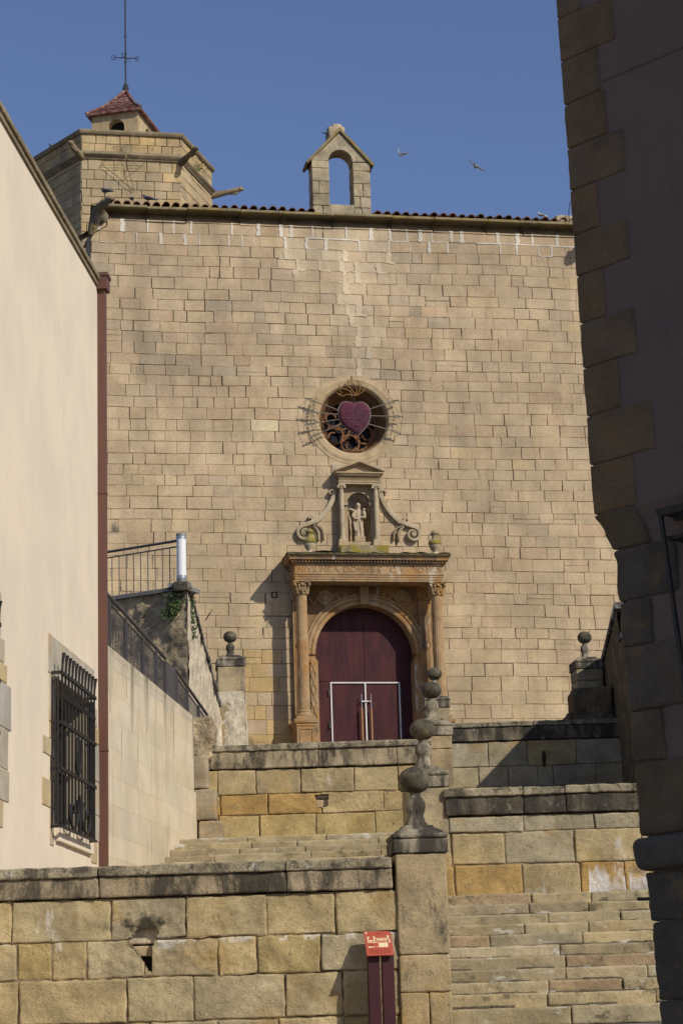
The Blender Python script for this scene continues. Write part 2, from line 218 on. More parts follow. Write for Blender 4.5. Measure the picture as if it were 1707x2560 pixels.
# ------------------------------------------------------------------ mesh helpers
class M:
    """collects geometry; tf maps its local points to the world"""
    def __init__(s, tf=None):
        s.v = []; s.f = []; s.c = []; s.mi = []; s.tf = tf or (lambda a, b, c: Vector((a, b, c)))
    def av(s, p):
        s.v.append(s.tf(*p)); return len(s.v) - 1
    def face(s, idx, col=(0.5, 0.5, 0.5), mi=0):
        s.f.append(tuple(idx)); s.c.append(col); s.mi.append(mi)
    def poly(s, pts, col=(0.5, 0.5, 0.5), mi=0): s.face([s.av(p) for p in pts], col, mi)
    def box(s, x0, x1, y0, y1, z0, z1, col=(0.5, 0.5, 0.5), mi=0):
        i = [s.av(p) for p in ((x0, y0, z0), (x1, y0, z0), (x1, y1, z0), (x0, y1, z0), (x0, y0, z1), (x1, y0, z1), (x1, y1, z1), (x0, y1, z1))]
        for q in ((0, 3, 2, 1), (4, 5, 6, 7), (0, 1, 5, 4), (1, 2, 6, 5), (2, 3, 7, 6), (3, 0, 4, 7)): s.face([i[k] for k in q], col, mi)
    def rbox(s, x0, x1, y0, y1, z0, z1, cell=0.1, r=0.01, amp=0.004, fr=6.0, col=(0.5, 0.5, 0.5), chip=0.0, seed=0.0, mi=0):
        """rounded box with a rough surface"""
        L = ((x0, x1), (y0, y1), (z0, z1)); g = []
        for a, b in L:
            n = max(1, min(26, int(round((b - a) / cell)))); rr = min(r, (b - a) * 0.25)
            r2 = rr * 1.6
            q = [a, a + rr * 0.35, a + rr] + [a + r2 + (b - a - 2 * r2) * k / n for k in range(n + 1)] + [b - rr, b - rr * 0.35, b]
            g.append(q)
        cache = {}
        def pt(i, j, k):
            key = (i, j, k)
            if key in cache: return cache[key]
            p = [g[0][i], g[1][j], g[2][k]]; q = [0, 0, 0]; d = [0, 0, 0]
            rr = r * (1 + chip * max(0, noise.noise(Vector((p[0] * 4 + seed, p[1] * 4, p[2] * 4))))) if chip else r
            for a in range(3):
                lo, hi = L[a]; m_ = min(rr, (hi - lo) * 0.45)
                q[a] = min(max(p[a], lo + m_), hi - m_); d[a] = p[a] - q[a]
            l = sqrt(d[0] ** 2 + d[1] ** 2 + d[2] ** 2)
            if l > 1e-9:
                m2 = max(abs(d[0]), abs(d[1]), abs(d[2])); p = [q[a] + d[a] / l * m2 for a in range(3)]
                n1 = noise.noise(Vector((p[0] * fr + seed, p[1] * fr + seed * 1.7, p[2] * fr))) + 0.5 * noise.noise(Vector((p[0] * fr * 2.7, p[1] * fr * 2.7 + seed, p[2] * fr * 2.7)))
                p = [p[a] + d[a] / l * n1 * amp for a in range(3)]
            cache[key] = s.av(p); return cache[key]
        N = [len(q) - 1 for q in g]
        for i in range(N[0]):
            for j in range(N[1]):
                s.face((pt(i, j, 0), pt(i, j + 1, 0), pt(i + 1, j + 1, 0), pt(i + 1, j, 0)), col, mi)
                s.face((pt(i, j, N[2]), pt(i + 1, j, N[2]), pt(i + 1, j + 1, N[2]), pt(i, j + 1, N[2])), col, mi)
            for k in range(N[2]):
                s.face((pt(i, 0, k), pt(i + 1, 0, k), pt(i + 1, 0, k + 1), pt(i, 0, k + 1)), col, mi)
                s.face((pt(i, N[1], k), pt(i, N[1], k + 1), pt(i + 1, N[1], k + 1), pt(i + 1, N[1], k)), col, mi)
        for j in range(N[1]):
            for k in range(N[2]):
                s.face((pt(0, j, k), pt(0, j, k + 1), pt(0, j + 1, k + 1), pt(0, j + 1, k)), col, mi)
                s.face((pt(N[0], j, k), pt(N[0], j + 1, k), pt(N[0], j + 1, k + 1), pt(N[0], j, k + 1)), col, mi)
    def block(s, u0, u1, v0, v1, wb, wf, cell, r, amp, fr, col, hole=None, jit=0.0, seed=0.0, colfn=None):
        """one ashlar block seen from the front (+w); open at the back"""
        du, dv = u1 - u0, v1 - v0
        nu = max(1, min(60, int(round(du / cell)))); nv = max(1, min(40, int(round(dv / cell))))
        r_ = min(r, du * 0.2, dv * 0.2)
        r2 = r_ * 1.9
        gu = [0, r_] + [r2 + (du - 2 * r2) * k / nu for k in range(nu + 1)] + [du - r_, du]
        gv = [0, r_] + [r2 + (dv - 2 * r2) * k / nv for k in range(nv + 1)] + [dv - r_, dv]
        j4 = [(rng.uniform(-jit, jit), rng.uniform(-jit, jit)) for _ in range(4)]
        tilt = rng.uniform(-1, 1) * amp * 0.5
        A, B = len(gu), len(gv); idx = {}
        for i in range(A):
            for j in range(B):
                a, b = gu[i] / du, gv[j] / dv
                ju = (1 - a) * (1 - b) * j4[0][0] + a * (1 - b) * j4[1][0] + a * b * j4[2][0] + (1 - a) * b * j4[3][0]
                jv = (1 - a) * (1 - b) * j4[0][1] + a * (1 - b) * j4[1][1] + a * b * j4[2][1] + (1 - a) * b * j4[3][1]
                u, v = u0 + gu[i] + ju, v0 + gv[j] + jv
                q = Vector((u * fr + seed, v * fr - seed, seed * 3))
                n1 = noise.noise(q) + 0.55 * noise.noise(q * 2.6) + 0.3 * noise.noise(q * 6.1)
                edge = i in (0, A - 1) or j in (0, B - 1)
                w = wf + amp * n1 + tilt * (a - 0.5)
                if edge:
                    w -= r_
                    k2 = amp * 0.9
                    u += k2 * noise.noise(q * 1.9 + Vector((9, 0, 0))); v += k2 * noise.noise(q * 1.9 + Vector((0, 9, 0)))
                idx[i, j] = (u, w, v)
        vi = {}
        def V(i, j):
            if (i, j) not in vi: vi[i, j] = s.av(idx[i, j])
            return vi[i, j]
        for i in range(A - 1):
            for j in range(B - 1):
                if hole:
                    cu = (idx[i, j][0] + idx[i + 1, j + 1][0]) / 2; cv = (idx[i, j][2] + idx[i + 1, j + 1][2]) / 2
                    if hole(cu, cv): continue
                s.face((V(i, j), V(i + 1, j), V(i + 1, j + 1), V(i, j + 1)), colfn((idx[i, j][0] + idx[i + 1, j + 1][0]) / 2, (idx[i, j][2] + idx[i + 1, j + 1][2]) / 2, col) if colfn else col)
        ring = [(i, 0) for i in range(A)] + [(A - 1, j) for j in range(1, B)] + [(i, B - 1) for i in range(A - 2, -1, -1)] + [(0, j) for j in range(B - 2, 0, -1)]
        bk = {}
        for k, a in enumerate(ring):
            b = ring[(k + 1) % len(ring)]
            if hole and (hole(idx[a][0], idx[a][2]) or hole(idx[b][0], idx[b][2])): continue
            for q in (a, b):
                if q not in bk: bk[q] = s.av((idx[q][0], wb, idx[q][2]))
            s.face((V(*b), V(*a), bk[a], bk[b]), col)
    def tube(s, pts, r, n=8, closed=False, cap=True, col=(0.5, 0.5, 0.5), mi=0, flat=1.0):
        P = [Vector(p) for p in pts]; K = len(P); R = r if isinstance(r, (list, tuple)) else [r] * K
        ring = []; up = None
        for i in range(K):
            a = P[(i - 1) % K] if (closed or i > 0) else P[i]; b = P[(i + 1) % K] if (closed or i < K - 1) else P[i]
            t = (b - a)
            if t.length < 1e-9: t = Vector((0, 0, 1))
            t.normalize()
            if up is None: up = Vector((0, 1, 0)) if abs(t.y) < 0.9 else Vector((1, 0, 0))
            x = up - t * up.dot(t)
            if x.length < 1e-6: x = t.orthogonal()
            x.normalize(); y = t.cross(x); up = x
            ring.append([s.av(P[i] + x * (cos(2 * pi * k / n) * R[i] * flat) + y * (sin(2 * pi * k / n) * R[i])) for k in range(n)])
        for i in range(K if closed else K - 1):
            A, B = ring[i], ring[(i + 1) % K]
            for k in range(n): s.face((A[k], A[(k + 1) % n], B[(k + 1) % n], B[k]), col, mi)
        if cap and not closed:
            s.face(ring[0][::-1], col, mi); s.face(ring[-1], col, mi)
    def lathe(s, prof, c, n=24, col=(0.5, 0.5, 0.5), axis='z', flute=None, amp=0.0, fr=10, seed=0, a0=0.0, a1=2 * pi, mi=0, sq=0.0):
        """prof: (radius, height); axis z (upright) or w (second local axis, for rings in a wall)"""
        full = abs(a1 - a0 - 2 * pi) < 1e-6; m_ = n if full else n + 1
        rings = []
        for (r, h) in prof:
            row = []
            for k in range(m_):
                a = a0 + (a1 - a0) * k / n; rr = r
                if flute: rr = flute(r, a, h)
                if sq: rr *= 1 + sq * (1 / max(abs(cos(a)), abs(sin(a))) - 1)
                ca, sa = cos(a) * rr, sin(a) * rr
                p = (c[0] + ca, c[1] + sa, c[2] + h) if axis == 'z' else (c[0] + ca, c[1] + h, c[2] + sa)
                if amp:
                    d = 1 + amp * noise.noise(Vector((p[0] * fr + seed, p[1] * fr, p[2] * fr + seed))) / max(r, 0.02)
                    p = (c[0] + ca * d, c[1] + sa * d, p[2]) if axis == 'z' else (c[0] + ca * d, p[1], c[2] + sa * d)
                row.append(s.av(p))
            rings.append(row)
        for i in range(len(rings) - 1):
            for k in range(m_ if full else m_ - 1):
                k2 = (k + 1) % m_
                s.face((rings[i][k], rings[i][k2], rings[i + 1][k2], rings[i + 1][k]), col, mi)
        if full and axis == 'z':
            s.face(rings[0][::-1], col, mi); s.face(rings[-1], col, mi)
    def moulding(s, path, prof, closed=False, col=(0.5, 0.5, 0.5), mi=0, plane='uw', cap=True):
        """sweep a profile (out, up) along a plan path; out is to the right of the travel direction"""
        P = [Vector(p) for p in path]; K = len(P); rows = []
        for i in range(K):
            ds = []
            if closed or i > 0: ds.append((P[i] - P[(i - 1) % K]).normalized())
            if closed or i < K - 1: ds.append((P[(i + 1) % K] - P[i]).normalized())
            ns = [Vector((d.y, -d.x)) for d in ds]; nm = sum(ns, Vector((0, 0))); nm.normalize(); sc = 1 / max(0.3, nm.dot(ns[0]))
            row = []
            for (o, h) in prof:
                q = P[i] + nm * (o * sc)
                row.append(s.av((q.x, q.y, h) if plane == 'uw' else (q.x, h, q.y)))
            rows.append(row)
        for i in range(K if closed else K - 1):
            A, B = rows[i], rows[(i + 1) % K]
            for k in range(len(prof) - 1): s.face((A[k], B[k], B[k + 1], A[k + 1]), col, mi)
        if cap and not closed:
            s.face(rows[0], col, mi); s.face(rows[-1][::-1], col, mi)
    def sheet(s, p00, p10, p11, p01, nu, nv, amp, fr, col=(0.5, 0.5, 0.5), seed=0.0, edge=True):
        a, b, c, d = map(Vector, (p00, p10, p11, p01)); nrm = (b - a).cross(d - a).normalized(); idx = {}
        for i in range(nu + 1):
            for j in range(nv + 1):
                x, y = i / nu, j / nv
                p = a * (1 - x) * (1 - y) + b * x * (1 - y) + c * x * y + d * (1 - x) * y
                q = p * fr + Vector((seed, 0, 0))
                h = (noise.noise(q) + 0.6 * noise.noise(q * 2.3) + 0.4 * noise.noise(q * 5)) * amp
                if not edge and (i in (0, nu) or j in (0, nv)): h = 0
                idx[i, j] = s.av(p + nrm * h)
        for i in range(nu):
            for j in range(nv): s.face((idx[i, j], idx[i + 1, j], idx[i + 1, j + 1], idx[i, j + 1]), col)
    def ico(s, c, r, sub=2, col=(0.5, 0.5, 0.5), amp=0, fr=5, sx=1, sy=1, sz=1, mi=0):
        n = 6 + sub * 4; m_ = 4 + sub * 2; rows = []
        for j in range(1, m_):
            th = pi * j / m_; row = []
            for k in range(n):
                a = 2 * pi * k / n; d = Vector((sin(th) * cos(a), sin(th) * sin(a), cos(th)))
                q = r * (1 + amp * noise.noise(d * fr + Vector(c)))
                row.append(s.av((c[0] + d.x * q * sx, c[1] + d.y * q * sy, c[2] + d.z * q * sz)))
            rows.append(row)
        t = s.av((c[0], c[1], c[2] + r * sz)); b = s.av((c[0], c[1], c[2] - r * sz))
        for k in range(n):
            s.face((t, rows[0][k], rows[0][(k + 1) % n]), col, mi); s.face((b, rows[-1][(k + 1) % n], rows[-1][k]), col, mi)
            for j in range(len(rows) - 1): s.face((rows[j][k], rows[j + 1][k], rows[j + 1][(k + 1) % n], rows[j][(k + 1) % n]), col, mi)

TOPM = {}
def prop(o, **kw):
    for k, v in kw.items():
        if v: o[k] = v
def thing(name, label, cat, loc=(0, 0, 0), rz=0.0, group=None):
    o = bpy.data.objects.new(name, None); COL.objects.link(o); o.empty_display_size = 0.3
    o.location = loc; o.rotation_euler = (0, 0, rz); prop(o, label=label, category=cat, group=group)
    TOPM[o] = Matrix.Translation(Vector(loc)) @ Matrix.Rotation(rz, 4, 'Z'); return o
def mesh(name, m, mats, inv, smooth=True, angle=40):
    me = bpy.data.meshes.new(name)
    me.from_pydata([inv @ v for v in m.v], [], m.f)
    for mt in (mats if isinstance(mats, (list, tuple)) else [mats]): me.materials.append(mt)
    at = me.attributes.new('Col', 'FLOAT_COLOR', 'CORNER'); buf = []
    for f, c in zip(m.f, m.c): buf.extend((c[0], c[1], c[2], 1.0) * len(f))
    at.data.foreach_set('color', buf)
    me.polygons.foreach_set('material_index', m.mi)
    me.polygons.foreach_set('use_smooth', [smooth] * len(m.f))
    if smooth: me.set_sharp_from_angle(angle=radians(angle))
    me.update(); return me
def part(name, m, mats, parent, smooth=True, label=None, angle=40):
    root = parent
    while root.parent: root = root.parent
    o = bpy.data.objects.new(name, mesh(name, m, mats, TOPM[root].inverted(), smooth, angle)); COL.objects.link(o); o.parent = parent
    prop(o, label=label); return o
def single(name, m, mats, label, cat, loc, rz=0.0, group=None, smooth=True, kind=None, angle=40):
    T = Matrix.Translation(Vector(loc)) @ Matrix.Rotation(rz, 4, 'Z')
    o = bpy.data.objects.new(name, mesh(name, m, mats, T.inverted(), smooth, angle)); COL.objects.link(o)
    o.location = loc; o.rotation_euler = (0, 0, rz); TOPM[o] = T
    prop(o, label=label, category=cat, group=group, kind=kind); return o
def structure(name, m, mats, smooth=False):
    o = bpy.data.objects.new(name, mesh(name, m, mats, Matrix.Identity(4), smooth)); COL.objects.link(o); o['kind'] = 'structure'; return o
def inpoly(P):
    def f(x, y):
        c = False; j = len(P) - 1
        for i in range(len(P)):
            if (P[i][1] > y) != (P[j][1] > y) and x < (P[j][0] - P[i][0]) * (y - P[i][1]) / (P[j][1] - P[i][1]) + P[i][0]: c = not c
            j = i
        return c
    return f
def vary(c, a=0.1, h=0.04):
    k = 1 + rng.uniform(-a, a); t = rng.uniform(-h, h)
    return (c[0] * k * (1 + t), c[1] * k, c[2] * k * (1 - 1.6 * t))
def lerp3(a, b, t): return tuple(x + (y - x) * t for x, y in zip(a, b))

# ------------------------------------------------------------------ the setting: ground, platforms
def zg(y): return 0.0744 * y if y < 22.0 else 1.637
g = M(); xs = [-400, -60, -20, -8, -4, -2, 0, 2, 4, 8, 20, 60, 400]; ys = [-200, -40, -10, 0, 6, 12, 16, 19, 20.5, 22, 24, 40, 70, 150, 900]
gi = {(i, j): g.av((x, y, max(-3.0, zg(y)))) for i, x in enumerate(xs) for j, y in enumerate(ys)}
for i in range(len(xs) - 1):
    for j in range(len(ys) - 1): g.face((gi[i, j], gi[i + 1, j], gi[i + 1, j + 1], gi[i, j + 1]))
structure('street', g, M_PAVE, True)
pl = M(); pl.box(-4.6, 9.5, 46.6, 58, 1.2, 7.6); structure('platform', pl, M_PAVE)
pl = M(); pl.box(1.0, 6.0, 27.9, 46.3, 1.2, 4.7); structure('landing', pl, M_PAVE)
pl = M(); pl.box(-6.2, 1.0, 34.8, 46.4, 1.2, 5.6); structure('terrace', pl, M_PAVE)

# ------------------------------------------------------------------ church
FA = radians(10.5); FX, FY = 0.413, 53.0; cA, sA = cos(FA), sin(FA)
def FT(u, w, v): return Vector((FX + u * cA + w * sA, FY + u * sA - w * cA, v))
church = thing('church', 'tan ashlar stone church with round window, carved portal and one-arch bell gable', 'church', (FX, FY, 7.6), FA)

crack = [(-1.65, 22.9), (-1.5, 22.2), (-1.3, 21.6), (-0.9, 21.9), (-0.45, 22.7), (-0.2, 22.1), (-0.05, 21.3), (-0.1, 20.7), (0.25, 20.3), (0.3, 19.9), (0.45, 19.5), (0.35, 19.0), (0.1, 18.75), (-0.1, 18.6)]
crack2 = [(0.6, 22.9), (0.9, 22.2), (0.75, 21.8), (0.3, 21.6)]
def dcr(u, v):
    best = 9
    for L in (crack, crack2):
        for a, b in zip(L, L[1:]):
            dx, dy = b[0] - a[0], b[1] - a[1]; t = max(0, min(1, ((u - a[0]) * dx + (v - a[1]) * dy) / (dx * dx + dy * dy)))
            best = min(best, sqrt((u - a[0] - t * dx) ** 2 + (v - a[1] - t * dy) ** 2))
    return best
UC = 0.08; RO_C = (-0.02, 17.47)
def fhole(u, v):
    if (u - RO_C[0]) ** 2 + (v - RO_C[1]) ** 2 < 1.10 ** 2: return True
    if -1.72 < u < 1.86 and v < 12.95: return True
    if abs(u - 0.02) < 0.33 and 14.1 < v < 15.4: return True
    return False
FW = lambda u, w, v: FT(u, w, v + (.045 * noise.noise(Vector((u * .28, v * .22, 1.5))) + .012 * noise.noise(Vector((u * 1.3, v * .9, 4.5)))) * min(1, max(0, (22.95 - v) * 2)))
fm = M(FW); strips = []
U0_, U1_ = -6.95, 8.6
v = 7.6; rows = []
while v < 22.86:
    h = rng.uniform(0.345, 0.42) if v < 11.0 else rng.uniform(0.275, 0.345)
    if v + h > 22.6: h = 22.93 - v
    rows.append((v, v + h)); v += h
for ri, (v0, v1) in enumerate(rows):
    u = U0_ + rng.uniform(0, 0.4) - 0.5; vm = (v0 + v1) / 2
    first = True
    while u < U1_:
        wd = rng.choice((rng.uniform(0.26, 0.48), rng.uniform(0.44, 0.68), rng.uniform(0.5, 0.74), rng.uniform(0.6, 0.92))) * (1.12 if v0 < 11 else 1.0)
        a, b = max(u, U0_), min(u + wd, U1_); u += wd
        if b - a < 0.08: continue
        um = (a + b) / 2
        if fhole(a, v0) and fhole(b, v1) and fhole(a, v1) and fhole(b, v0): continue
        t = max(0, min(1, (vm - 9) / 12))
        base = lerp3((0.596, 0.450, 0.272), (0.544, 0.416, 0.266), t)
        n1 = noise.noise(Vector((um * 0.33, vm * 0.33, 2.0)))
        if vm > 18.5 and n1 > 0.1 and rng.random() < 0.3: base = lerp3(base, (0.40, 0.33, 0.235), 0.5)
        q = rng.random()
        if q < 0.05: base = lerp3(base, (0.60, 0.46, 0.26), 0.6)
        elif q < 0.08: base = lerp3(base, (0.44, 0.35, 0.24), 0.45)
        elif q < 0.19: base = lerp3(base, (0.53, 0.38, 0.24), 0.6)
        dc = dcr(um, vm)
        if dc < .5: base = lerp3(base, (.68, .555, .38), .45 * (1 - dc / .5) + .1)
        if um < -1.9 and v0 < 11.2 and rng.random() < 0.45: base = (0.60, 0.42, 0.20)
        if abs(um - (-2.25)) < 0.4 and abs(vm - 17.3) < 0.16: base = (0.68, 0.57, 0.36)
        col = vary(base, 0.045, 0.015)
        ji = rng.choice((0.002, 0.004, 0.006, 0.009, 0.013))
        det = abs(um) < 2 and 15.8 < vm < 19.2 or abs(um) < 2.2 and vm < 13.3
        if rng.random() < .03 and not det and b - a > .4:      # two thin courses in place of one
            vs_ = v0 + (v1 - v0) * rng.uniform(.4, .6)
            fm.block(a + ji, b - ji, v0 + .004, vs_ - .003, -0.03, rng.uniform(-.004, .006), .16, .006, .0045, 3, col, None, .004, rng.uniform(0, 40)); fm.block(a + ji, b - ji, vs_ + .003, v1 - .003, -0.03, rng.uniform(-.004, .006), .16, .006, .0045, 3, vary(col, .06, .02), None, .004, rng.uniform(0, 40))
            continue
        fm.block(a + ji, b - ji, v0 + rng.uniform(.001, .007), v1 - rng.uniform(.001, .007), -0.03, rng.uniform(-0.004, 0.006), 0.16 if not (abs(um) < 2 and 15.8 < vm < 19.2) and not (abs(um) < 2.2 and vm < 13.3) else 0.06, 0.006, 0.0045, 3.0, col, fhole if abs(um) < 2.6 else None, 0.007, rng.uniform(0, 40))
        if fhole(a, vm) or a < U0_ + .2: continue
        if v0 > 22.25:
            wh = vary((0.72, 0.65, 0.54), .1, .015)
            if rng.random() < .85: strips.append((a, v0, a, v1, rng.choice((rng.uniform(.012, .03), rng.uniform(.035, .06))), wh))
            if v0 < 22.5 and rng.random() < .3: strips.append((a, v1, b, v1, rng.uniform(.015, .03), wh))
            if v0 < 22.5 and rng.random() < .2: strips.append((a, v0, a + (b - a) * rng.uniform(.3, 1), v0, rng.uniform(.01, .025), wh))
        elif dcr(a, vm) < .27:
            wh = vary((0.68, 0.56, 0.38), .08, .02); strips.append((a, v0, a, v1, rng.uniform(.045, .085), wh))
            if rng.random() < .5: strips.append((a - (rng.uniform(.1, .3) if rng.random() < .5 else 0), v0, a + rng.uniform(.05, .3), v0, rng.uniform(.02, .045), wh))
for (a, b, c, d, w_, cl) in strips:       # smeared pointing mortar over some joints
    n = 7; L = []; R_ = []
    for k in range(n + 1):
        t = k / n; x, y = a + (c - a) * t, b + (d - b) * t; e = w_ * max(.3, 1 + .8 * noise.noise(Vector((x * 12, y * 12, 3)))); e2 = w_ * max(.3, 1 + .8 * noise.noise(Vector((x * 12, y * 12, 13))))
        if abs(c - a) < 1e-6: L.append((x - e, 0.0135, y)); R_.append((x + e2, 0.0135, y))
        else: L.append((x, 0.0145, y + e * 0.8)); R_.append((x, 0.0145, y - e2 * 0.8))
    for k in range(n):
        q = (L[k], L[k + 1], R_[k + 1], R_[k])
        if (abs(c - a) < 1e-6) or c < a: q = q[::-1]
        fm.poly(q, cl)
# mortar bed behind the blocks
nb = 120; nvv = 124
for i in range(nb):
    for j in range(nvv):
        a, b = U0_ + (U1_ - U0_) * i / nb, U0_ + (U1_ - U0_) * (i + 1) / nb; c, d = 7.6 + 15.3 * j / nvv, 7.6 + 15.3 * (j + 1) / nvv
        if fhole((a + b) / 2, (c + d) / 2): continue
        cl = (0.075, 0.055, 0.035) if noise.noise(Vector((a * 0.55, c * 0.8, 5))) + .4 * noise.noise(Vector((a * 2.5, c * 2.5, 7))) < 0.02 else (0.44, 0.33, 0.20)
        fm.poly(((a, -0.014, c), (b, -0.014, c), (b, -0.014, d), (a, -0.014, d)), cl)
facade = part('facade_wall', fm, M_FAC, church, angle=60)
# putlog holes beside the portal
for (a, b, c, d) in ((-2.33, -2.17, 12.62, 12.78), (1.98, 2.12, 12.50, 12.68), (2.06, 2.16, 11.45, 11.55)):
    ph = M(FT); ph.box(a + .035, b - .035, -0.02, 0.016, c + .03, d - .03, (0.5, 0.38, 0.23)); ph.box(a, b, -0.02, 0.0125, c, d, (0.05, 0.04, 0.03)); part('putlog_hole', ph, M_FAC, facade, False)

# nave body
nb_ = M(FT); nb_.box(U0_, U1_, -13.0, -0.9, 7.6, 22.9, (0.42, 0.33, 0.21))
for a, b, c, d in ((U0_, -1.6, 7.6, 22.9), (1.6, U1_, 7.6, 22.9), (-1.6, 1.6, 19.0, 22.9)): nb_.box(a, b, -0.9, -0.032, c, d, (0.42, 0.33, 0.21))
part('nave_wall', nb_, M_FAC, church, False)

# cornice: lip with yellow lichen, cove and bed mould, in stones of unequal length
cm = M(FT); ym = M(FT); u = U0_ - 0.0
while u < U1_:
    b = min(u + rng.uniform(1.0, 1.7), U1_); dz = rng.uniform(-0.012, 0.012); dw = rng.uniform(-0.015, 0.015)
    pr = [(-0.03, 22.88), (0.05, 22.88), (0.06, 22.94), (0.09, 22.97), (0.11, 23.02), (0.17, 23.08), (0.21, 23.125), (0.215, 23.16), (-0.03, 23.16)]
    cm.moulding([(u + .004, 0), (b - .004, 0)], [(o + dw, h + dz) for o, h in pr])
    ym.rbox(u + .003, b - .003, -0.1, 0.235 + dw, 23.165 + dz, 23.245 + dz, 0.12, 0.018, 0.006, 5, seed=u)
    u = b
cornice = part('cornice', cm, M_CORN, church); part('lichen_fillet', ym, M_YMOSS, cornice)
# roof of barrel tiles
tm = M(FT); n = int((U1_ - U0_ - 0.5) / 0.262)
for k in range(n):
    uc = -6.25 + k * 0.262
    if uc > U1_: break
    if -1.0 < uc < 0.75: continue
    j = rng.uniform(-0.02, 0.02); dz = rng.uniform(-0.015, 0.02)
    for (rr, oz, lo, hi, dark) in ((0.105, 23.29, 0, pi, 0),):
        seg = 8; prof = [(uc + cos(pi * q / seg) * rr, sin(pi * q / seg) * rr) for q in range(seg + 1)]; prof2 = [(uc + cos(pi * q / seg) * (rr - .02), sin(pi * q / seg) * (rr - .02)) for q in range(seg + 1)]
        for (wA, zA, wB, zB) in ((0.17 + j, oz + dz, -0.42, oz + .13 + dz), (-0.36, oz + .135, -1.0, oz + .30), (-0.94, oz + 0.305, -9, oz + 2.3)):
            for q in range(seg):
                a, b = prof[q], prof[q + 1]; c, d = prof2[q], prof2[q + 1]
                tm.poly(((a[0], wA, zA + a[1]), (a[0], wB, zB + a[1]), (b[0], wB, zB + b[1]), (b[0], wA, zA + b[1])))
                tm.poly(((c[0], wA, zA + c[1]), (a[0], wA, zA + a[1]), (b[0], wA, zA + b[1]), (d[0], wA, zA + d[1])))
                tm.poly(((c[0], wA, zA + c[1]), (d[0], wA, zA + d[1]), (d[0], wB, zB + d[1]), (c[0], wB, zB + c[1])))
tm.poly(((U0_ + .3, 0.1, 23.265), (U1_, 0.1, 23.265), (U1_, -9, 25.6), (U0_ + .3, -9, 25.6)))
part('roof_tiles', tm, M_TILE, church)

# sloping weathering at the left corner and the gargoyles
def gargoyle(tf, path, rad, mat, parent, head=1.3):
    m = M(tf); m.tube(path, rad, 10)
    p, q = Vector(path[-1]), Vector(path[-2]); d = (p - q).normalized()
    m.ico(p + d * rad[-1] * 0.4, rad[-1] * head, 1, amp=0.35, fr=3)
    m.ico(p + d * rad[-1] * 1.5 - Vector((0, 0, rad[-1] * .3)), rad[-1] * 0.8, 1, amp=0.3)
    for sgn in (-1, 1): m.ico(p + Vector((sgn * rad[-1] * .8, 0, rad[-1] * .9)), rad[-1] * .4, 0)
    k = len(path) // 2
    for sgn in (-1, 1): m.tube([Vector(path[k]) + Vector((0, 0, -rad[k] * .3)), Vector(path[k + 1]) + Vector((sgn * .04, 0.02, -rad[k] * 1.2)), Vector(path[-1]) + Vector((0, 0, -rad[-1] * 1.3))], [rad[k] * .45, rad[k] * .4, rad[k] * .25], 7)
    return part('gargoyle', m, mat, parent)
gg = gargoyle(FT, [(-6.6, 0.0, 22.9), (-6.72, 0.1, 23.0), (-6.78, 0.22, 23.02), (-6.74, 0.36, 23.08), (-6.64, 0.52, 23.14), (-6.52, 0.66, 23.17)], [0.17, 0.18, 0.14, 0.11, 0.10, 0.085], M_GARG, church)
lm = M(FT); lm.tube([(-6.95, 0.06, 22.42), (-6.90, 0.12, 22.62), (-6.83, 0.16, 22.88), (-6.72, 0.22, 23.1)], [0.08, 0.12, 0.15, 0.18], 9)
part('gargoyle_leg', lm, M_GARG, gg)
gargoyle(FT, [(6.75, 0.0, 22.95), (6.85, 0.2, 23.0), (6.95, 0.45, 23.05), (7.0, 0.7, 23.1), (7.0, 0.95, 23.15)], [0.2, 0.2, 0.17, 0.15, 0.12], M_GARG, church)
sl = M(FT); sl.moulding([(-7.6, 0.05), (-6.5, 0.05)], [(0, 0), (0.12, 0), (0.2, 0.06), (0.2, 0.12), (0, 0.14)])
for i in range(len(sl.v)):
    lu = (sl.v[i] - Vector((FX, FY, 0))).dot(Vector((cA, sA, 0))); sl.v[i].z += 22.75 - (-6.45 - lu) * 0.62 if lu > -7.05 else 22.75 - 0.6 * 0.62 - (-7.05 - lu) * 0.62
part('weathering_ledge', sl, M_CORN, church)

# rose window
rw = M(FT)
rp = [(1.24, -0.02), (1.24, 0.014), (1.20, 0.018), (1.17, 0.012), (1.14, 0.03), (1.08, 0.034), (1.04, 0.012), (1.0, 0.02), (0.95, -0.005), (0.93, -0.05), (0.90, -0.10), (0.91, -0.14), (0.87, -0.24), (0.84, -0.36), (0.81, -0.40), (0.83, -0.44), (0.78, -0.55), (0.75, -0.66), (0.74, -0.86)]
rw.lathe([p for p in rp if p[1] > -.12], (RO_C[0], 0, RO_C[1]), 72, (.50, .375, .225), 'w', amp=0.004, fr=7); rw.lathe([(.90, -.10)] + [p for p in rp if p[1] <= -.12], (RO_C[0], 0, RO_C[1]), 72, (.25, .15, .075), 'w', amp=0.004, fr=7)  # deep reveal coloured darker than the rim to paint in the recess shade
rose = part('rose_window', rw, M_ROSE, church, angle=50)
tr = M(FT); CW = -0.68
def circ(cx, cz, r, n=28, w=CW, a0=0, a1=2 * pi): return [(cx + cos(a0 + (a1 - a0) * k / n) * r, w, cz + sin(a0 + (a1 - a0) * k / n) * r) for k in range(n + (abs(a1 - a0) < 6.28))]
X0, Z0 = RO_C
tr.tube(circ(X0, Z0, 0.735, 48), 0.05, 8, True)
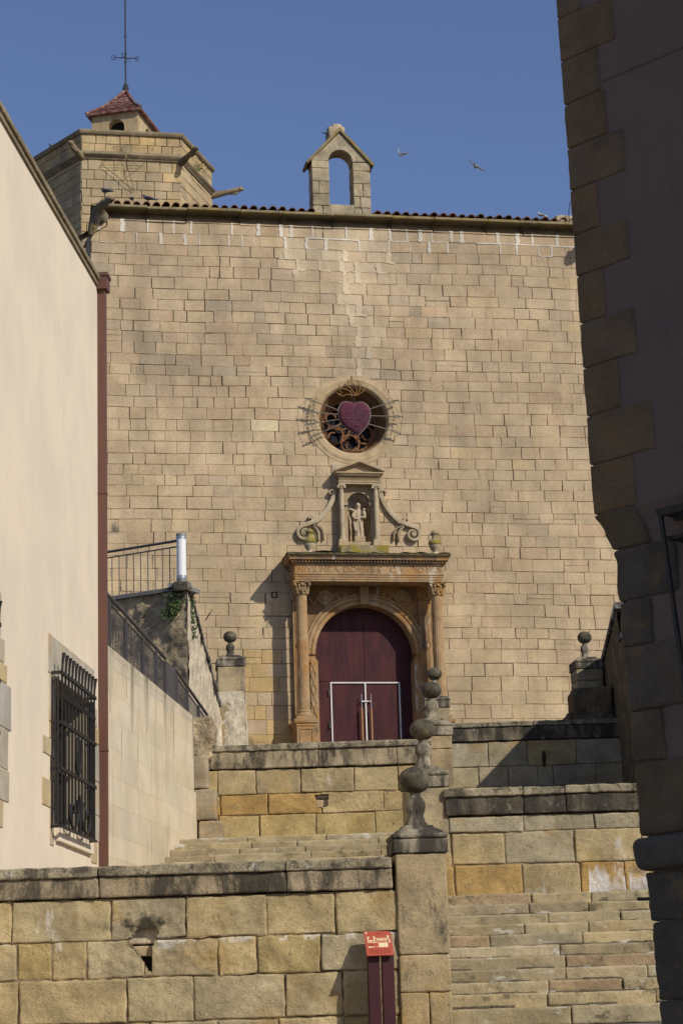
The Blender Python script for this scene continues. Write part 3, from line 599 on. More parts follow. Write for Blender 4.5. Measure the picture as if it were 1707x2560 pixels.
for k in range(6):
    a = -pi / 2 + k * pi / 3; cx, cz = X0 + cos(a) * 0.47, Z0 + sin(a) * 0.47
    tr.tube(circ(cx, cz, 0.235, 30, CW, a - 1.1 + pi, a + 4.2 + pi), [0.034] * 31, 8)
    tr.tube(circ(cx + cos(a + .6) * .075, cz + sin(a + .6) * .075, 0.13, 16, CW, a + 0.6 - pi, a + .6 + 0.9), [0.028] * 13 + [0.024, 0.018, 0.012, 0.008], 7)
    b = a + pi / 6; pts = [(X0 + cos(b + (t - .3) * .9) * (0.72 - 0.66 * t), CW, Z0 + sin(b + (t - .3) * .9) * (0.72 - 0.66 * t)) for t in [q / 10 for q in range(11)]]
    tr.tube(pts, [.03] * 11, 7)
part('tracery', tr, M_TRAC, rose)
gl = M(FT); gl.poly([(X0 + cos(2 * pi * k / 40) * .76, -0.80, Z0 + sin(2 * pi * k / 40) * .76) for k in range(40)], mi=0)
gl.poly([(X0 - .32, -.79, Z0 - .42), (X0 - .2, -.79, Z0 - .42), (X0 - .2, -.79, Z0 - .3), (X0 - .26, -.79, Z0 - .28)], mi=1)
part('stained_glass', gl, [M_GLASS, M_GREENG], rose, False)

# portal -------------------------------------------------------------
SP, AR = 11.12, 1.32      # springing, radius of the arch
DW = -0.34                # door plane
ds = M(FT); PW = 0.07
CT = (0.43, 0.29, 0.155); CO = (0.27, 0.16, 0.075)  # CO carries the shade under the entablature in its darker colour
uL, uR, vT = -1.82, 1.98, 12.95
N_ = 40; prev = None
for k in range(N_ + 1):
    a = pi * k / N_; ca, sa = cos(a), sin(a)
    t = min(((uR - UC) / ca) if ca > 1e-6 else 9, ((uL - UC) / ca) if ca < -1e-6 else 9, ((vT - SP) / sa) if sa > 1e-6 else 9)
    cur = ((UC + AR * ca, PW, SP + AR * sa), (UC + t * ca, PW, SP + t * sa), (UC + AR * ca, DW - .05, SP + AR * sa))
    if prev:
        ds.poly((prev[0], prev[1], cur[1], cur[0])[::-1], CO); ds.poly((prev[0], cur[0], cur[2], prev[2])[::-1], CT)
    prev = cur
ds.poly(((uR, PW, vT), (UC + (vT - SP) * (uR - UC) / (vT - SP), PW, vT), (uR, PW, vT)), CO)
for sg in (-1, 1):
    e = UC + sg * AR; o = uR if sg > 0 else uL; i_ = UC + sg * (AR - 0.06)
    ds.box(min(e, o), max(e, o), -0.05, PW, 7.6, SP, CT); ds.box(min(e, e - sg * .0), max(e, e + sg * .02), DW - .05, -0.05, 7.6, SP, CT)
    ds.box(min(i_, e + sg * .14), max(i_, e + sg * .14), DW, PW + 0.05, 7.6, SP - 0.16, CT)      # jamb pier
    ds.moulding([(i_, DW), (i_, PW + .05), (e + sg * .15, PW + .05), (e + sg * .15, -0.02)][::(1 if sg > 0 else -1)], [(0, SP - .17), (.03, SP - .15), (.03, SP - .11), (.06, SP - .07), (.075, SP - .02), (.075, SP + .02), (0, SP + .02)] , col=CT)
    for q in range(9):                                                            # zigzag carving of the jamb
        z0 = 7.7 + q * 0.36
        if z0 + .34 > SP - .2: break
        c0, c1 = e + sg * .0, e + sg * .12; ml = (c0 + c1) / 2
        for (p0, p1) in (((c0, z0), (ml, z0 + .17)), ((ml, z0 + .17), (c1, z0)), ((c0, z0 + .34), (ml, z0 + .17)), ((ml, z0 + .17), (c1, z0 + .34))):
            ds.tube([(p0[0], PW + .055, p0[1]), (p1[0], PW + .055, p1[1])], 0.016, 5, col=CT)
    # outer pilaster behind the column
    a, b = (1.52, 1.82) if sg > 0 else (-1.80, -1.46)
    ds.box(a, b, -.02, PW + .06, 7.6, 12.55, CT); ds.box(a - .03, b + .03, -.02, PW + .1, 12.55, 12.92, CT)
    ds.box(a + .05, b - .05, PW + .06, PW + .075, 9.4, 12.4, CO)
    ds.lathe([(0.0, .03), (.06, .03), (.085, .0), (.10, .03), (.115, 0)], (a + .17, PW + .075, 11.35), 18, CT, 'w')
# arch mouldings
for (r0, prof) in ((AR, [(-.005, DW), (-.005, PW + .03), (.03, PW + .05), (.09, PW + .05), (.10, PW + .02), (.13, PW + .065), (.20, PW + .065), (.215, PW + .03), (.25, PW + .075), (.285, PW + .06), (.29, PW)]),):
    prev = None
    for k in range(49):
        a = pi * k / 48; cur = [ds.av((UC + cos(a) * (r0 + d), w, SP + sin(a) * (r0 + d))) for d, w in prof]
        if prev:
            for q in range(len(prof) - 1): ds.face((prev[q], cur[q], cur[q + 1], prev[q + 1]), CT)
        prev = cur
ds.box(UC - .12, UC + .10, PW, PW + .2, SP + AR - .02, vT, CT)
for q in range(4): ds.box(UC - .10 + q * .05, UC - .07 + q * .05, PW + .2, PW + .22, SP + AR + .03, vT - .08, CT)
for (cu, cv) in ((-0.95, 12.62), (1.10, 12.62)):
    ds.lathe([(.20, 0), (.20, .03), (.175, .045), (.15, .02), (.10, .02), (.07, .06), (.03, .08), (0.0, .085)], (cu, PW, cv), 26, CT, 'w')
    for q in range(7):
        a = q * 2 * pi / 7; ds.ico((cu + cos(a) * .09, PW + .04, cv + sin(a) * .09), .035, 0, CT)
for (cu, cv, sg) in ((-0.62, 12.62, 1), (0.78, 12.62, -1), (-1.35, 12.55, 1), (1.45, 12.55, -1)):
    pts = [(cu + sg * (.05 * q - .12), PW + .02, cv + .12 * sin(q * 1.1)) for q in range(8)]; ds.tube(pts, .028, 6, col=CT)
surround = part('door_surround', ds, M_POR, church, angle=35)

dm = M(FT)
def door_leaf(m, u0, u1, v0, v1, w):
    m.box(u0 + .006, u1 - .006, w - .05, w, v0 + .006, v1 - .006)
MU = 0.115
for (a, b) in ((-1.3, MU), (MU, 1.46)):
    door_leaf(dm, a, b, 7.6, 10.50, DW); door_leaf(dm, a, b, 10.50, 11.80, DW); door_leaf(dm, a, b, 11.80, 12.55, DW)
dm.box(-1.35, 1.5, DW - .12, DW - .04, 7.6, 12.6)
for uu in (-0.75, -0.60, -0.1, 0.04, 0.19, 0.34, 0.85, 1.0):
    for vv in (10.62, 10.9, 11.2, 11.5, 11.73): dm.lathe([(.012, 0), (.011, .006), (0.0, .009)], (uu, DW, vv), 8, axis='w')
for uu in (-0.95, -0.5, -0.2, 0.3, 0.6, 0.9):
    for vv in (10.42, 10.57): dm.lathe([(.012, 0), (.011, .006), (0.0, .009)], (uu, DW, vv), 8, axis='w')
door = part('door', dm, M_DOOR, church, False)
fr = M(FT); fw = .035
for (a, b, c, d) in ((-.80, -.80 + fw, 7.6, 10.47), (1.03 - fw, 1.03, 7.6, 10.47), (MU - fw * .55, MU + fw * .55, 7.6, 10.44)): fr.box(a, b, DW, DW + .035, c, d)
fr.box(-.80, 1.03, DW, DW + .036, 10.44, 10.475)
part('door_frame', fr, M_WFR, door, False)
for hu in (-.84, 1.045):
    for hv in (10.2, 9.35, 8.2):
        h_ = M(FT); h_.box(hu - .02, hu + .02, DW, DW + .045, hv - .08, hv + .08); part('hinge', h_, M_DARKM, door, False)
for sg in (-1, 1):
    h_ = M(FT); hu = MU + sg * .125
    h_.tube([(hu, DW + .12, 8.3), (hu, DW + .12, 10.15)], .011, 8); h_.box(hu - .018, hu + .018, DW + .095, DW + .14, 8.25, 9.78, mi=1)
    h_.tube([(hu, DW, 9.0), (hu, DW + .11, 9.0)], .01, 6); h_.tube([(hu, DW, 9.95), (hu, DW + .11, 9.95)], .01, 6)
    part('handle', h_, [M_STEEL, M_WOOD], door, True)
h_ = M(FT); h_.box(MU - .125, MU + .125, DW + .036, DW + .06, 9.95, 9.985); part('crossbar', h_, M_WFR, door, False)

def fl(nf, dep):
    return lambda r, a, h: r * (1 - dep * max(0.0, abs(sin(a * nf / 2))) ** 2)
def big_column(cu, cw):
    m = M(FT); b = 9.45
    m.box(cu - .235, cu + .235, cw - .235, cw + .235, b - .10, b - .03, CT)
    m.lathe([(.225, b - .03), (.235, b + .005), (.225, b + .03), (.19, b + .045), (.185, b + .075), (.20, b + .09), (.195, b + .12), (.165, b + .135)], (cu, cw, 0), 28, CT)
    prof = [(.155, b + .135)] + [(.157 - .020 * (t / 10) ** 1.6, b + .14 + (12.545 - b - .14) * t / 10) for t in range(11)]
    m.lathe(prof, (cu, cw, 0), 96, CT, flute=lambda r, a, h: r * (1 - (0.07 if h > b + 1.05 else 0.035) * abs(sin(a * 10)) ** 1.5))
    c = part('column', m, M_POR, church, angle=60)
    k = M(FT); z = 12.545
    k.lathe([(.145, z), (.165, z + .015), (.145, z + .035), (.14, z + .10), (.15, z + .2), (.19, z + .29)], (cu, cw, 0), 20, CT)
    for (nn, z0, ln, rr, off) in ((8, z + .04, .12, .15, 0), (8, z + .10, .15, .155, pi / 8)):
        for q in range(nn):
            a = off + 2 * pi * q / nn; d = Vector((cos(a), sin(a), 0)); c0 = Vector((cu, cw, 0))
            pts = [c0 + d * rr + Vector((0, 0, z0)), c0 + d * (rr + .018) + Vector((0, 0, z0 + ln * .6)), c0 + d * (rr + .05) + Vector((0, 0, z0 + ln)), c0 + d * (rr + .068) + Vector((0, 0, z0 + ln * .82))]
            k.tube(pts, [.04, .042, .03, .018], 6, col=CT)
    for q in range(8):
        a = pi / 4 * q; rr = .27 if q % 2 else .215; d = Vector((cos(a), sin(a), 0)); c0 = Vector((cu, cw, z + .28))
        k.tube([c0 + d * (rr - .09) + Vector((0, 0, -.10)), c0 + d * (rr - .01) + Vector((0, 0, -.0)), c0 + d * (rr + .005) + Vector((0, 0, -.05)), c0 + d * (rr - .03) + Vector((0, 0, -.055))], [.02, .032, .03, .022], 7, col=CT)
        k.ico(c0 + d * rr + Vector((0, 0, -.025)), .036, 0, CT)
    k.moulding([(cu - .22, cw + .22), (cu - .18, cw), (cu - .22, cw - .22), (cu, cw - .18), (cu + .22, cw - .22), (cu + .18, cw), (cu + .22, cw + .22), (cu, cw + .18)], [(-.05, z + .30), (.0, z + .30), (.015, z + .35), (-.05, z + .35)], True, CT)
    part('capital', k, M_POR, c, angle=50)
    p = M(FT); hw = .235
    p.box(cu - hw, cu + hw, 0, cw + hw, 7.6, 9.17, CT)
    p.moulding([(cu - hw, 0), (cu - hw, cw + hw), (cu + hw, cw + hw), (cu + hw, 0)][::-1], [(0, 9.15), (.02, 9.17), (.02, 9.22), (.05, 9.24), (.07, 9.29), (.07, 9.325), (0, 9.35), (-.2, 9.35)], False, CT)
    p.moulding([(cu - hw, 0), (cu - hw, cw + hw), (cu + hw, cw + hw), (cu + hw, 0)][::-1], [(0, 7.6), (.06, 7.6), (.06, 7.75), (.03, 7.8), (0, 7.83)], False, CT)
    for (x0, x1, z0, z1) in ((cu - .17, cu + .17, 7.95, 7.98), (cu - .17, cu + .17, 9.08, 9.11), (cu - .17, cu - .145, 7.98, 9.08), (cu + .145, cu + .17, 7.98, 9.08)): p.box(x0, x1, cw + hw, cw + hw + .018, z0, z1, CT)
    part('pedestal', p, M_POR, church, angle=30)
big_column(-1.655, 0.66); big_column(1.88, 0.66)

en = M(FT)
EL, ER, EW = -1.83, 1.99, 0.88; DZ = -.06
pth = [(ER, -0.02), (ER, EW), (EL, EW), (EL, -0.02)]
en.moulding(pth, [(-.45, 12.88), (0, 12.88), (0, 12.92), (.015, 12.93), (.015, 12.98), (.03, 12.99), (.03, 13.04), (.05, 13.05), (.05, 13.07), (0.01, 13.07), (0.01, 13.3), (.03, 13.3), (.04, 13.32)], False, CT)
en.box(EL + .02, ER - .02, 0, EW - .02, 12.9, 13.34, CO)
ent = part('entablature', en, M_POR, church, angle=30)
cn = M(FT)
cn.moulding(pth, [(.03, 13.32), (.05, 13.32), (.06, 13.34), (.06, 13.38), (.10, 13.4), (.16, 13.415), (.165, 13.47), (.18, 13.48), (.20, 13.515), (.215, 13.54), (.215, 13.555), (-.2, 13.58)], False, (0.20, 0.15, 0.10))
cn.box(EL - .02, ER + .02, 0, EW + .02, 13.32, 13.54, CT)
q = EL - .1
while q < ER + .1:
    cn.box(q, q + .045, EW + .05, EW + .12, 13.355, 13.385, (.22, .16, .10)); q += .085
for w in [x * .085 for x in range(1, 10)]:
    cn.box(EL - .12, EL - .05, w, w + .045, 13.355, 13.385, (.22, .16, .10)); cn.box(ER + .05, ER + .12, w, w + .045, 13.355, 13.385, (.22, .16, .10))
part('portal_cornice', cn, M_POR, ent, angle=30)
ms_ = M(FT)                                             # uneven moss cushion along the ledge
for i in range(60):
    for j in range(6):
        def mp(i, j):
            u = EL - .215 + (ER - EL + .43) * i / 60; w = (EW + .225) * j / 6
            return (u, w + (.012 * noise.noise(Vector((u * 6, 0, 1))) if j == 6 else 0), 13.575 + (0.04 + .05 * noise.noise(Vector((u * 4, w * 4, 0)))) * (1 if 0 < j else 0.6) - (0.02 if j == 6 else 0))
        ms_.poly((mp(i, j), mp(i + 1, j), mp(i + 1, j + 1), mp(i, j + 1))[::-1])
for i in range(60):
    u, u2 = EL - .215 + (ER - EL + .43) * i / 60, EL - .215 + (ER - EL + .43) * (i + 1) / 60
    ms_.poly(((u, EW + .226, 13.525), (u2, EW + .226, 13.525), (u2, EW + .23, 13.58), (u, EW + .23, 13.58)))
part('moss_bed', ms_, M_DMOSS, ent)
# carved inscription, worn away in the middle
def text_mesh(s, size, u, w, vv, depth, tf, sx=1.0):
    cu = bpy.data.curves.new('inscription', 'FONT'); cu.body = s; cu.size = size; cu.extrude = depth; cu.resolution_u = 3
    ob = bpy.data.objects.new('inscription', cu); COL.objects.link(ob)
    dg = bpy.context.evaluated_depsgraph_get(); me = bpy.data.meshes.new_from_object(ob.evaluated_get(dg))
    m = M(tf)
    for vt in me.vertices: m.av((u + vt.co.x * sx, w + vt.co.z, vv + vt.co.y))
    for p in me.polygons: m.face(tuple(p.vertices), (0.29, 0.185, 0.095))
    bpy.data.objects.remove(ob); return m
for s_, uu, sx in (('NIVS', -1.78, 1.10), ('ME', -1.20, 1.1), ('A', -.86, 1.1), ('DOMVS', -.60, 1.12), ('E', .30, 1.1), ('C', .62, 1.1), ('I', 0.92, 1), ('IO', 1.28, 1.1), ('NO', 1.58, 1.1)):
    part('inscription', text_mesh(s_, 0.215, uu, EW + .010, 13.115, 0.008, FT, sx), M_POR, ent, False)

# niche aedicule over the portal
nm = M(FT); NC = 0.02
nm.box(NC - .60, NC + .66, 0, .62, 13.50, 13.90); 
nic_base = part('niche_plinth', nm, M_MOSSY, church, False)
nm = M(FT)
nm.rbox(NC - .54, NC + .58, -.02, .16, 13.88, 14.10, .2, .012, .003)
for cu in (-.45, .465):
    nm.rbox(cu - .125, cu + .125, 0.1, .34, 13.88, 14.10, .2, .012, .003)
for sg in (-1, 1):
    a, b = (NC + .31, NC + .56) if sg > 0 else (NC - .54, NC - .29)
    nm.box(a, b, 0.0, .08, 14.1, 15.62)
    nm.box(min(NC + sg * .285, NC + sg * .42), max(NC + sg * .285, NC + sg * .42), .0, .13, 15.09, 15.17)
# spandrel above the niche arch + arch moulding
prev = None
for k in range(25):
    a = pi * k / 24; ca, sa = cos(a), sin(a); t = min((.30 / abs(ca)) if abs(ca) > 1e-6 else 9, (.50 / sa) if sa > 1e-6 else 9); t = max(t, .30)
    cur = ((NC + .30 * ca, .07, 15.13 + .30 * sa), (NC + t * ca * 1.05, .07, 15.13 + t * sa))
    if prev: nm.poly((prev[0], prev[1], cur[1], cur[0])[::-1])
    prev = cur
nm.tube([(NC + .33 * cos(pi * k / 20), .08, 15.13 + .33 * sin(pi * k / 20)) for k in range(21)], .025, 7)
nm.tube([(NC + .39 * cos(pi * k / 20), .08, 15.13 + .39 * sin(pi * k / 20)) for k in range(21)], .018, 7)
nm.box(NC - .55, NC + .57, -.02, .065, 15.45, 15.66)
# concave niche and ribbed shell
prev = None
for k in range(21):
    a = pi * k / 20; cur = ((NC + .295 * cos(a), .07 - .52 * sin(a), 14.1), (NC + .295 * cos(a), .07 - .52 * sin(a), 15.13))
    if prev: nm.poly((prev[0], cur[0], cur[1], prev[1]))
    prev = cur
nm.poly([(NC + .295 * cos(pi * k / 20), .07 - .52 * sin(pi * k / 20), 14.105) for k in range(21)])
niche = part('niche', nm, M_NICHE, church, angle=30)
sh = M(FT); g_ = {}
for i in range(53):
    for j in range(9):
        a = pi * i / 52; b = (pi / 2) * j / 8; rb = .295 * (1 - .09 * (abs(cos(a * 13)) ** 1.2) * cos(b) ** .5)
        g_[i, j] = sh.av((NC + rb * cos(a) * cos(b) , .06 - .51 * sin(b) * (.96 if j else 1), 15.13 + rb * sin(a) * cos(b)))
for i in range(52):
    for j in range(8): sh.face((g_[i, j], g_[i, j + 1], g_[i + 1, j + 1], g_[i + 1, j]))
part('shell', sh, M_POR, niche, angle=80)
for cu in (-.45, .465):
    c = M(FT); cw = .22
    c.box(cu - .095, cu + .095, cw - .095, cw + .095, 14.10, 14.13); c.lathe([(.09, 14.13), (.095, 14.15), (.075, 14.175), (.085, 14.195), (.065, 14.215)], (cu, cw, 0), 18)
    c.lathe([(.066, 14.21), (.066, 14.8), (.058, 15.5)], (cu, cw, 0), 48, flute=lambda r, a, h: r * (1 - .10 * abs(sin(a * 7)) ** 1.4))
    c.lathe([(.058, 15.5), (.07, 15.51), (.06, 15.53), (.075, 15.56)], (cu, cw, 0), 18); c.box(cu - .095, cu + .095, cw - .085, cw + .085, 15.57, 15.615)
    for sg in (-1, 1): c.tube([(cu + sg * .085, cw - .08, 15.545), (cu + sg * .085, cw + .085, 15.545)], .033, 10)
    part('niche_column', c, M_SCROLL, church, angle=50)
pd = M(FT)
pp = [(NC + .56, -.02), (NC + .56, .30), (NC - .54, .30), (NC - .54, -.02)]
pd.moulding(pp, [(0, 15.62), (0, 15.67), (.015, 15.675), (.015, 15.71), (-.01, 15.715), (-.01, 15.82), (.02, 15.83), (.03, 15.85), (.07, 15.88), (.09, 15.895), (.09, 15.93), (-.1, 15.945)])
pd.box(NC - .53, NC + .55, 0, .29, 15.63, 15.93)
q = NC - .52
while q < NC + .54: pd.box(q, q + .03, .30, .355, 15.84, 15.87); q += .06
apx = (NC + .01, 16.20)
for sg in (-1, 1):
    a = (NC + .01 + sg * .66, 15.945); d = Vector((apx[0] - a[0], apx[1] - a[1])); 
    for (w0, w1, t0, t1) in ((0, .40, 0.0, .035), (0, .34, -.035, 0.0)):
        nrm = Vector((-d.y, d.x)).normalized() * (1 if sg < 0 else -1)
        if nrm.y < 0: nrm = -nrm
        P = [Vector(a) + nrm * t0, Vector(apx) + nrm * t0 / max(.3, nrm.y) * nrm.y, Vector(apx) + Vector((0, t1 / nrm.y)), Vector(a) + nrm * t1]
        P[1] = Vector((apx[0], apx[1] + t0 / nrm.y))
        f_ = [(p.x, w1, p.y) for p in P]; b_ = [(p.x, w0, p.y) for p in P]
        if sg > 0: f_ = f_[::-1]; b_ = b_[::-1]
        pd.poly(f_); 
        for k in range(4): pd.poly((f_[k], b_[k], b_[(k + 1) % 4], f_[(k + 1) % 4]))
pd.poly(((NC - .60, .25, 15.945), (NC + .62, .25, 15.945), (apx[0], .25, apx[1])))
part('pediment', pd, M_NICHE, church, angle=30)
hd = M(FT); hd.box(NC - .66, NC + .68, -.02, .03, 15.55, 16.22, (0.50, 0.41, 0.28)); part('niche_backing', hd, M_FAC, niche, False)

# side scrolls
def ribbon(m, path, wid, d0, d1, ridge=.02):
    K = len(path); P = [Vector(p) for p in path]; rows = []
    for i in range(K):
        t = (P[min(K - 1, i + 1)] - P[max(0, i - 1)]).normalized(); n_ = Vector((-t.y, t.x)); w = wid[i] if isinstance(wid, list) else wid
        a, b = P[i] + n_ * w / 2, P[i] - n_ * w / 2; c1, c2 = P[i] + n_ * w * .3, P[i] - n_ * w * .3
        rows.append([m.av((a.x, d0, a.y)), m.av((a.x, d1, a.y)), m.av((c1.x, d1 + ridge, c1.y)), m.av((P[i].x, d1 + ridge * .2, P[i].y)), m.av((c2.x, d1 + ridge, c2.y)), m.av((b.x, d1, b.y)), m.av((b.x, d0, b.y))])
    for i in range(K - 1):
        for k in range(6): m.face((rows[i][k], rows[i + 1][k], rows[i + 1][k + 1], rows[i][k + 1]))
    m.face(rows[0]); m.face(rows[-1][::-1])
def spiral(c, r0, r1, a0, a1, n=26): return [(c[0] + cos(a0 + (a1 - a0) * k / n) * (r0 + (r1 - r0) * k / n), c[1] + sin(a0 + (a1 - a0) * k / n) * (r0 + (r1 - r0) * k / n)) for k in range(n + 1)]
def scroll(sg, mu):
    m = M(FT); X = lambda p: [(mu + sg * (q[0]), q[1]) for q in p]
    arm = [(.60, 15.52), (.62, 15.38), (.67, 15.22), (.76, 15.05), (.87, 14.90), (.99, 14.77), (1.10, 14.67), (1.20, 14.61)]
    ribbon(m, X(arm), .12, -.01, .10, .012)
    ribbon(m, X(spiral((.69, 15.42), .09, .03, 2.6, -1.2, 14)), .04, 0, .13, .01)
    vol = [(1.12, 14.66), (1.28, 14.60), (1.42, 14.55)] + spiral((1.43, 14.33), .20, .03, 1.35, 1.35 - 2 * pi * 1.6, 40)
    ribbon(m, X(vol), [.11, .11, .10] + [.085 - .04 * k / 40 for k in range(41)], -.01, .12, .012)
    m.lathe([(.05, .11), (.045, .14), (0, .155)], (mu + sg * 1.43, 0, 14.33), 12, axis='w')
    for (pts, wd) in (([(1.22, 14.62), (1.21, 14.72), (1.26, 14.78), (1.31, 14.74)], .07), ([(1.20, 14.54), (1.08, 14.42), (1.05, 14.28), (1.06, 14.15)], .06), ([(1.18, 14.56), (1.02, 14.50), (.94, 14.38), (.92, 14.17)], .045)):
        K = len(pts); sm = []
        for i in range(K - 1):
            for q in range(4):
                t = q / 4; p0, p1, p2, p3 = (Vector(pts[max(0, i - 1)]), Vector(pts[i]), Vector(pts[i + 1]), Vector(pts[min(K - 1, i + 2)]))
                sm.append(tuple(.5 * ((2 * p1) + (p2 - p0) * t + (2 * p0 - 5 * p1 + 4 * p2 - p3) * t * t + (3 * p1 - p0 - 3 * p2 + p3) * t ** 3)))
        sm.append(pts[-1]); ribbon(m, X(sm), [wd * (0.7 + .5 * sin(pi * k / (len(sm) - 1))) for k in range(len(sm))], 0, .09, .018)
    m.ico((mu + sg * 1.30, .08, 14.74), .035, 0)
    part('scroll', m, M_SCROLL, church, angle=50)
scroll(1, 0.02); scroll(-1, 0.0)

# bell gable
bg = M(FT); GC = (0.46, 0.38, 0.25)
def stack(u0, u1, v0, v1, w0, w1, n):
    v_ = v0
    for k in range(n):
        h = (v1 - v0) / n * rng.uniform(.85, 1.15) if k < n - 1 else v1 - v_
        if rng.random() < .5: bg.rbox(u0, u1, w0, w1, v_ + .004, v_ + h - .004, .1, .02, .012, 5, vary(GC, .12, .03), 1.5, rng.random() * 9)
        else:
            s_ = u0 + (u1 - u0) * rng.uniform(.35, .6)
            bg.rbox(u0, s_ - .004, w0, w1, v_ + .004, v_ + h - .004, .1, .02, .012, 5, vary(GC, .12, .03), 1.5, rng.random() * 9); bg.rbox(s_ + .004, u1, w0, w1, v_ + .004, v_ + h - .004, .1, .02, .012, 5, vary(GC, .12, .03), 1.5, rng.random() * 9)
        v_ += h
stack(-.93, -.455, 23.20, 24.90, -.62, -.06, 5); stack(.21, .69, 23.20, 24.88, -.62, -.06, 5)
bg.rbox(-.47, .22, -.6, -.05, 23.2, 23.62, .1, .03, .02, 5, GC, 1.5, 3)
AC = (-.122, 24.90, .333); prev = None; outl = [(.69, 24.86), (-.12, 25.74), (-.93, 24.90)]
for k in range(25):
    a = pi * k / 24; ca, sa = cos(a), sin(a)
    d = Vector((ca, sa)); best = 9
    for (p, q_) in (((.69, 24.80), (.69, 24.86)), (outl[0], outl[1]), (outl[1], outl[2]), ((-.93, 24.9), (-.93, 24.8))):
        e = Vector(q_) - Vector(p); den = d.x * e.y - d.y * e.x
        if abs(den) < 1e-9: continue
        w = Vector(p) - Vector(AC[:2]); t = (w.x * e.y - w.y * e.x) / den; s_ = (w.x * d.y - w.y * d.x) / den
        if t > 0 and -1e-4 <= s_ <= 1.0001: best = min(best, t)
    cl = vary(GC, .08)
    cur = [(AC[0] + ca * AC[2], -.06, AC[1] + sa * AC[2]), (AC[0] + ca * best, -.06, AC[1] + sa * best)]; cur += [(p[0], -.62, p[2]) for p in cur]
    if prev:
        bg.poly((prev[0], prev[1], cur[1], cur[0])[::-1], cl); bg.poly((prev[2], prev[3], cur[3], cur[2]), cl); bg.poly((prev[0], cur[0], cur[2], prev[2])[::-1], cl); bg.poly((prev[1], prev[3], cur[3], cur[1])[::-1], cl)
    prev = cur
bell = part('bell_gable', bg, M_GABLE, church, angle=50)
gc = M(FT)
for sg in (-1, 1):
    a = Vector((-.12, 25.77)); b = Vector((-1.04, 24.78)) if sg < 0 else Vector((.76, 24.78)); d = (b - a); nr = Vector((-d.y, d.x)).normalized()
    if nr.y < 0: nr = -nr
    P = [a, b, b + nr * .07, a + Vector((0, .07 / nr.y))]
    n_ = 8; ff = []
    for k in range(n_):
        t0, t1 = k / n_, (k + 1) / n_; q = [P[0].lerp(P[1], t0), P[0].lerp(P[1], t1), P[3].lerp(P[2], t1), P[3].lerp(P[2], t0)]
        o = .008 * noise.noise(Vector((k * 1.3, sg, 0)))
        f_ = [(p.x, .0 + o, p.y + o) for p in q]; b_ = [(p.x, -.70, p.y + o) for p in q]
        if sg < 0: f_ = f_[::-1]; b_ = b_[::-1]
        gc.poly(f_); gc.poly(b_[::-1])
        for i in range(4): gc.poly((f_[i], b_[i], b_[(i + 1) % 4], f_[(i + 1) % 4]))
part('gable_cap', gc, M_YMOSS, bell, False)
stb = M(FT); stb.rbox(-.42, .06, -.58, -.12, 25.5, 25.98, .1, .05, .03, 5, GC, 1, 2); stb.rbox(-.30, -.02, -.5, -.2, 25.9, 26.08, .1, .05, .03, 5, GC, 1, 5)
part('cross_stub', stb, M_GABLE, bell)
bb = M(FT); bb.tube([(-.36, -.25, 25.72), (-.52, -.2, 25.78), (-.6, -.15, 25.76)], [.03, .02, .012], 6); part('iron_stub', bb, M_DARKM, bell)

# ------------------------------------------------------------------ things on the church
urn_grp = None
for (cu, lab) in ((-1.44, 'mossy stone urn with handles on the portal ledge, in front of the left scroll'), (1.84, 'mossy stone urn on the portal ledge at the right, clear of the spiral scroll')):
    base = FT(cu, .90, 13.58); t = thing('stone_urn', lab, 'urn', base, FA, 'urns on the portal ledge')
    m = M(); bx, by, bz = base
    m.lathe([(.10, 0), (.11, .02), (.10, .05), (.065, .075), (.07, .10), (.12, .16), (.155, .24), (.16, .29)], base, 36, flute=lambda r, a, h: r * (1 - (.10 if .1 < h - 0 < .3 else 0) * abs(sin(a * 9)) ** 1.5))
    part('bowl', m, M_SCROLL, t, angle=60)
    m = M(); m.lathe([(.165, .28), (.175, .30), (.17, .33), (.14, .38), (.10, .42), (.075, .45), (.07, .52), (.10, .55), (.115, .57), (.10, .60), (.06, .65), (.02, .67)], base, 24, amp=.012, fr=9); part('lid', m, M_MOSSY, t, angle=60)
    for sg in (-1, 1):
        m = M(); d = Vector((cA, sA, 0)) * sg
        m.tube([base + d * .15 + Vector((0, 0, .36)), base + d * .165 + Vector((0, 0, .45)), base + d * .15 + Vector((0, 0, .54)), base + d * .10 + Vector((0, 0, .565))], .013, 7); part('handle', m, M_MOSSY, t)

# statue: one continuous figure by voxel remesh of overlapping forms
def remeshed(name, m, vox, tf_inv, mat, smooth_it=4):
    me = bpy.data.meshes.new(name); me.from_pydata([tf_inv @ v for v in m.v], [], m.f); ob = bpy.data.objects.new(name, me); COL.objects.link(ob)
    md = ob.modifiers.new('r', 'REMESH'); md.mode = 'VOXEL'; md.voxel_size = vox
    s2 = ob.modifiers.new('s', 'SMOOTH'); s2.iterations = smooth_it; s2.factor = .5
    dg = bpy.context.evaluated_depsgraph_get(); out = bpy.data.meshes.new_from_object(ob.evaluated_get(dg)); bpy.data.objects.remove(ob)
    out.materials.clear(); out.materials.append(mat)
    for p in out.polygons: p.use_smooth = True
    return out
sbase = FT(.02, .03, 14.10)
T_ = Matrix.Translation(sbase) @ Matrix.Rotation(FA, 4, 'Z')
stt = thing('stone_statue', 'carved stone saint holding a child, standing in the shell niche over the portal', 'statue', sbase, FA)
m = M(); m.rbox(-.14, .145, -.13, .13, 0, .145, .1, .008, .003)
for i in range(len(m.v)): m.v[i] = T_ @ m.v[i]
part('plinth', m, M_NICHE, stt)
sm = M()
def ell(z, rx, ry, x=0, y=0): return (z, rx, ry, x, y)
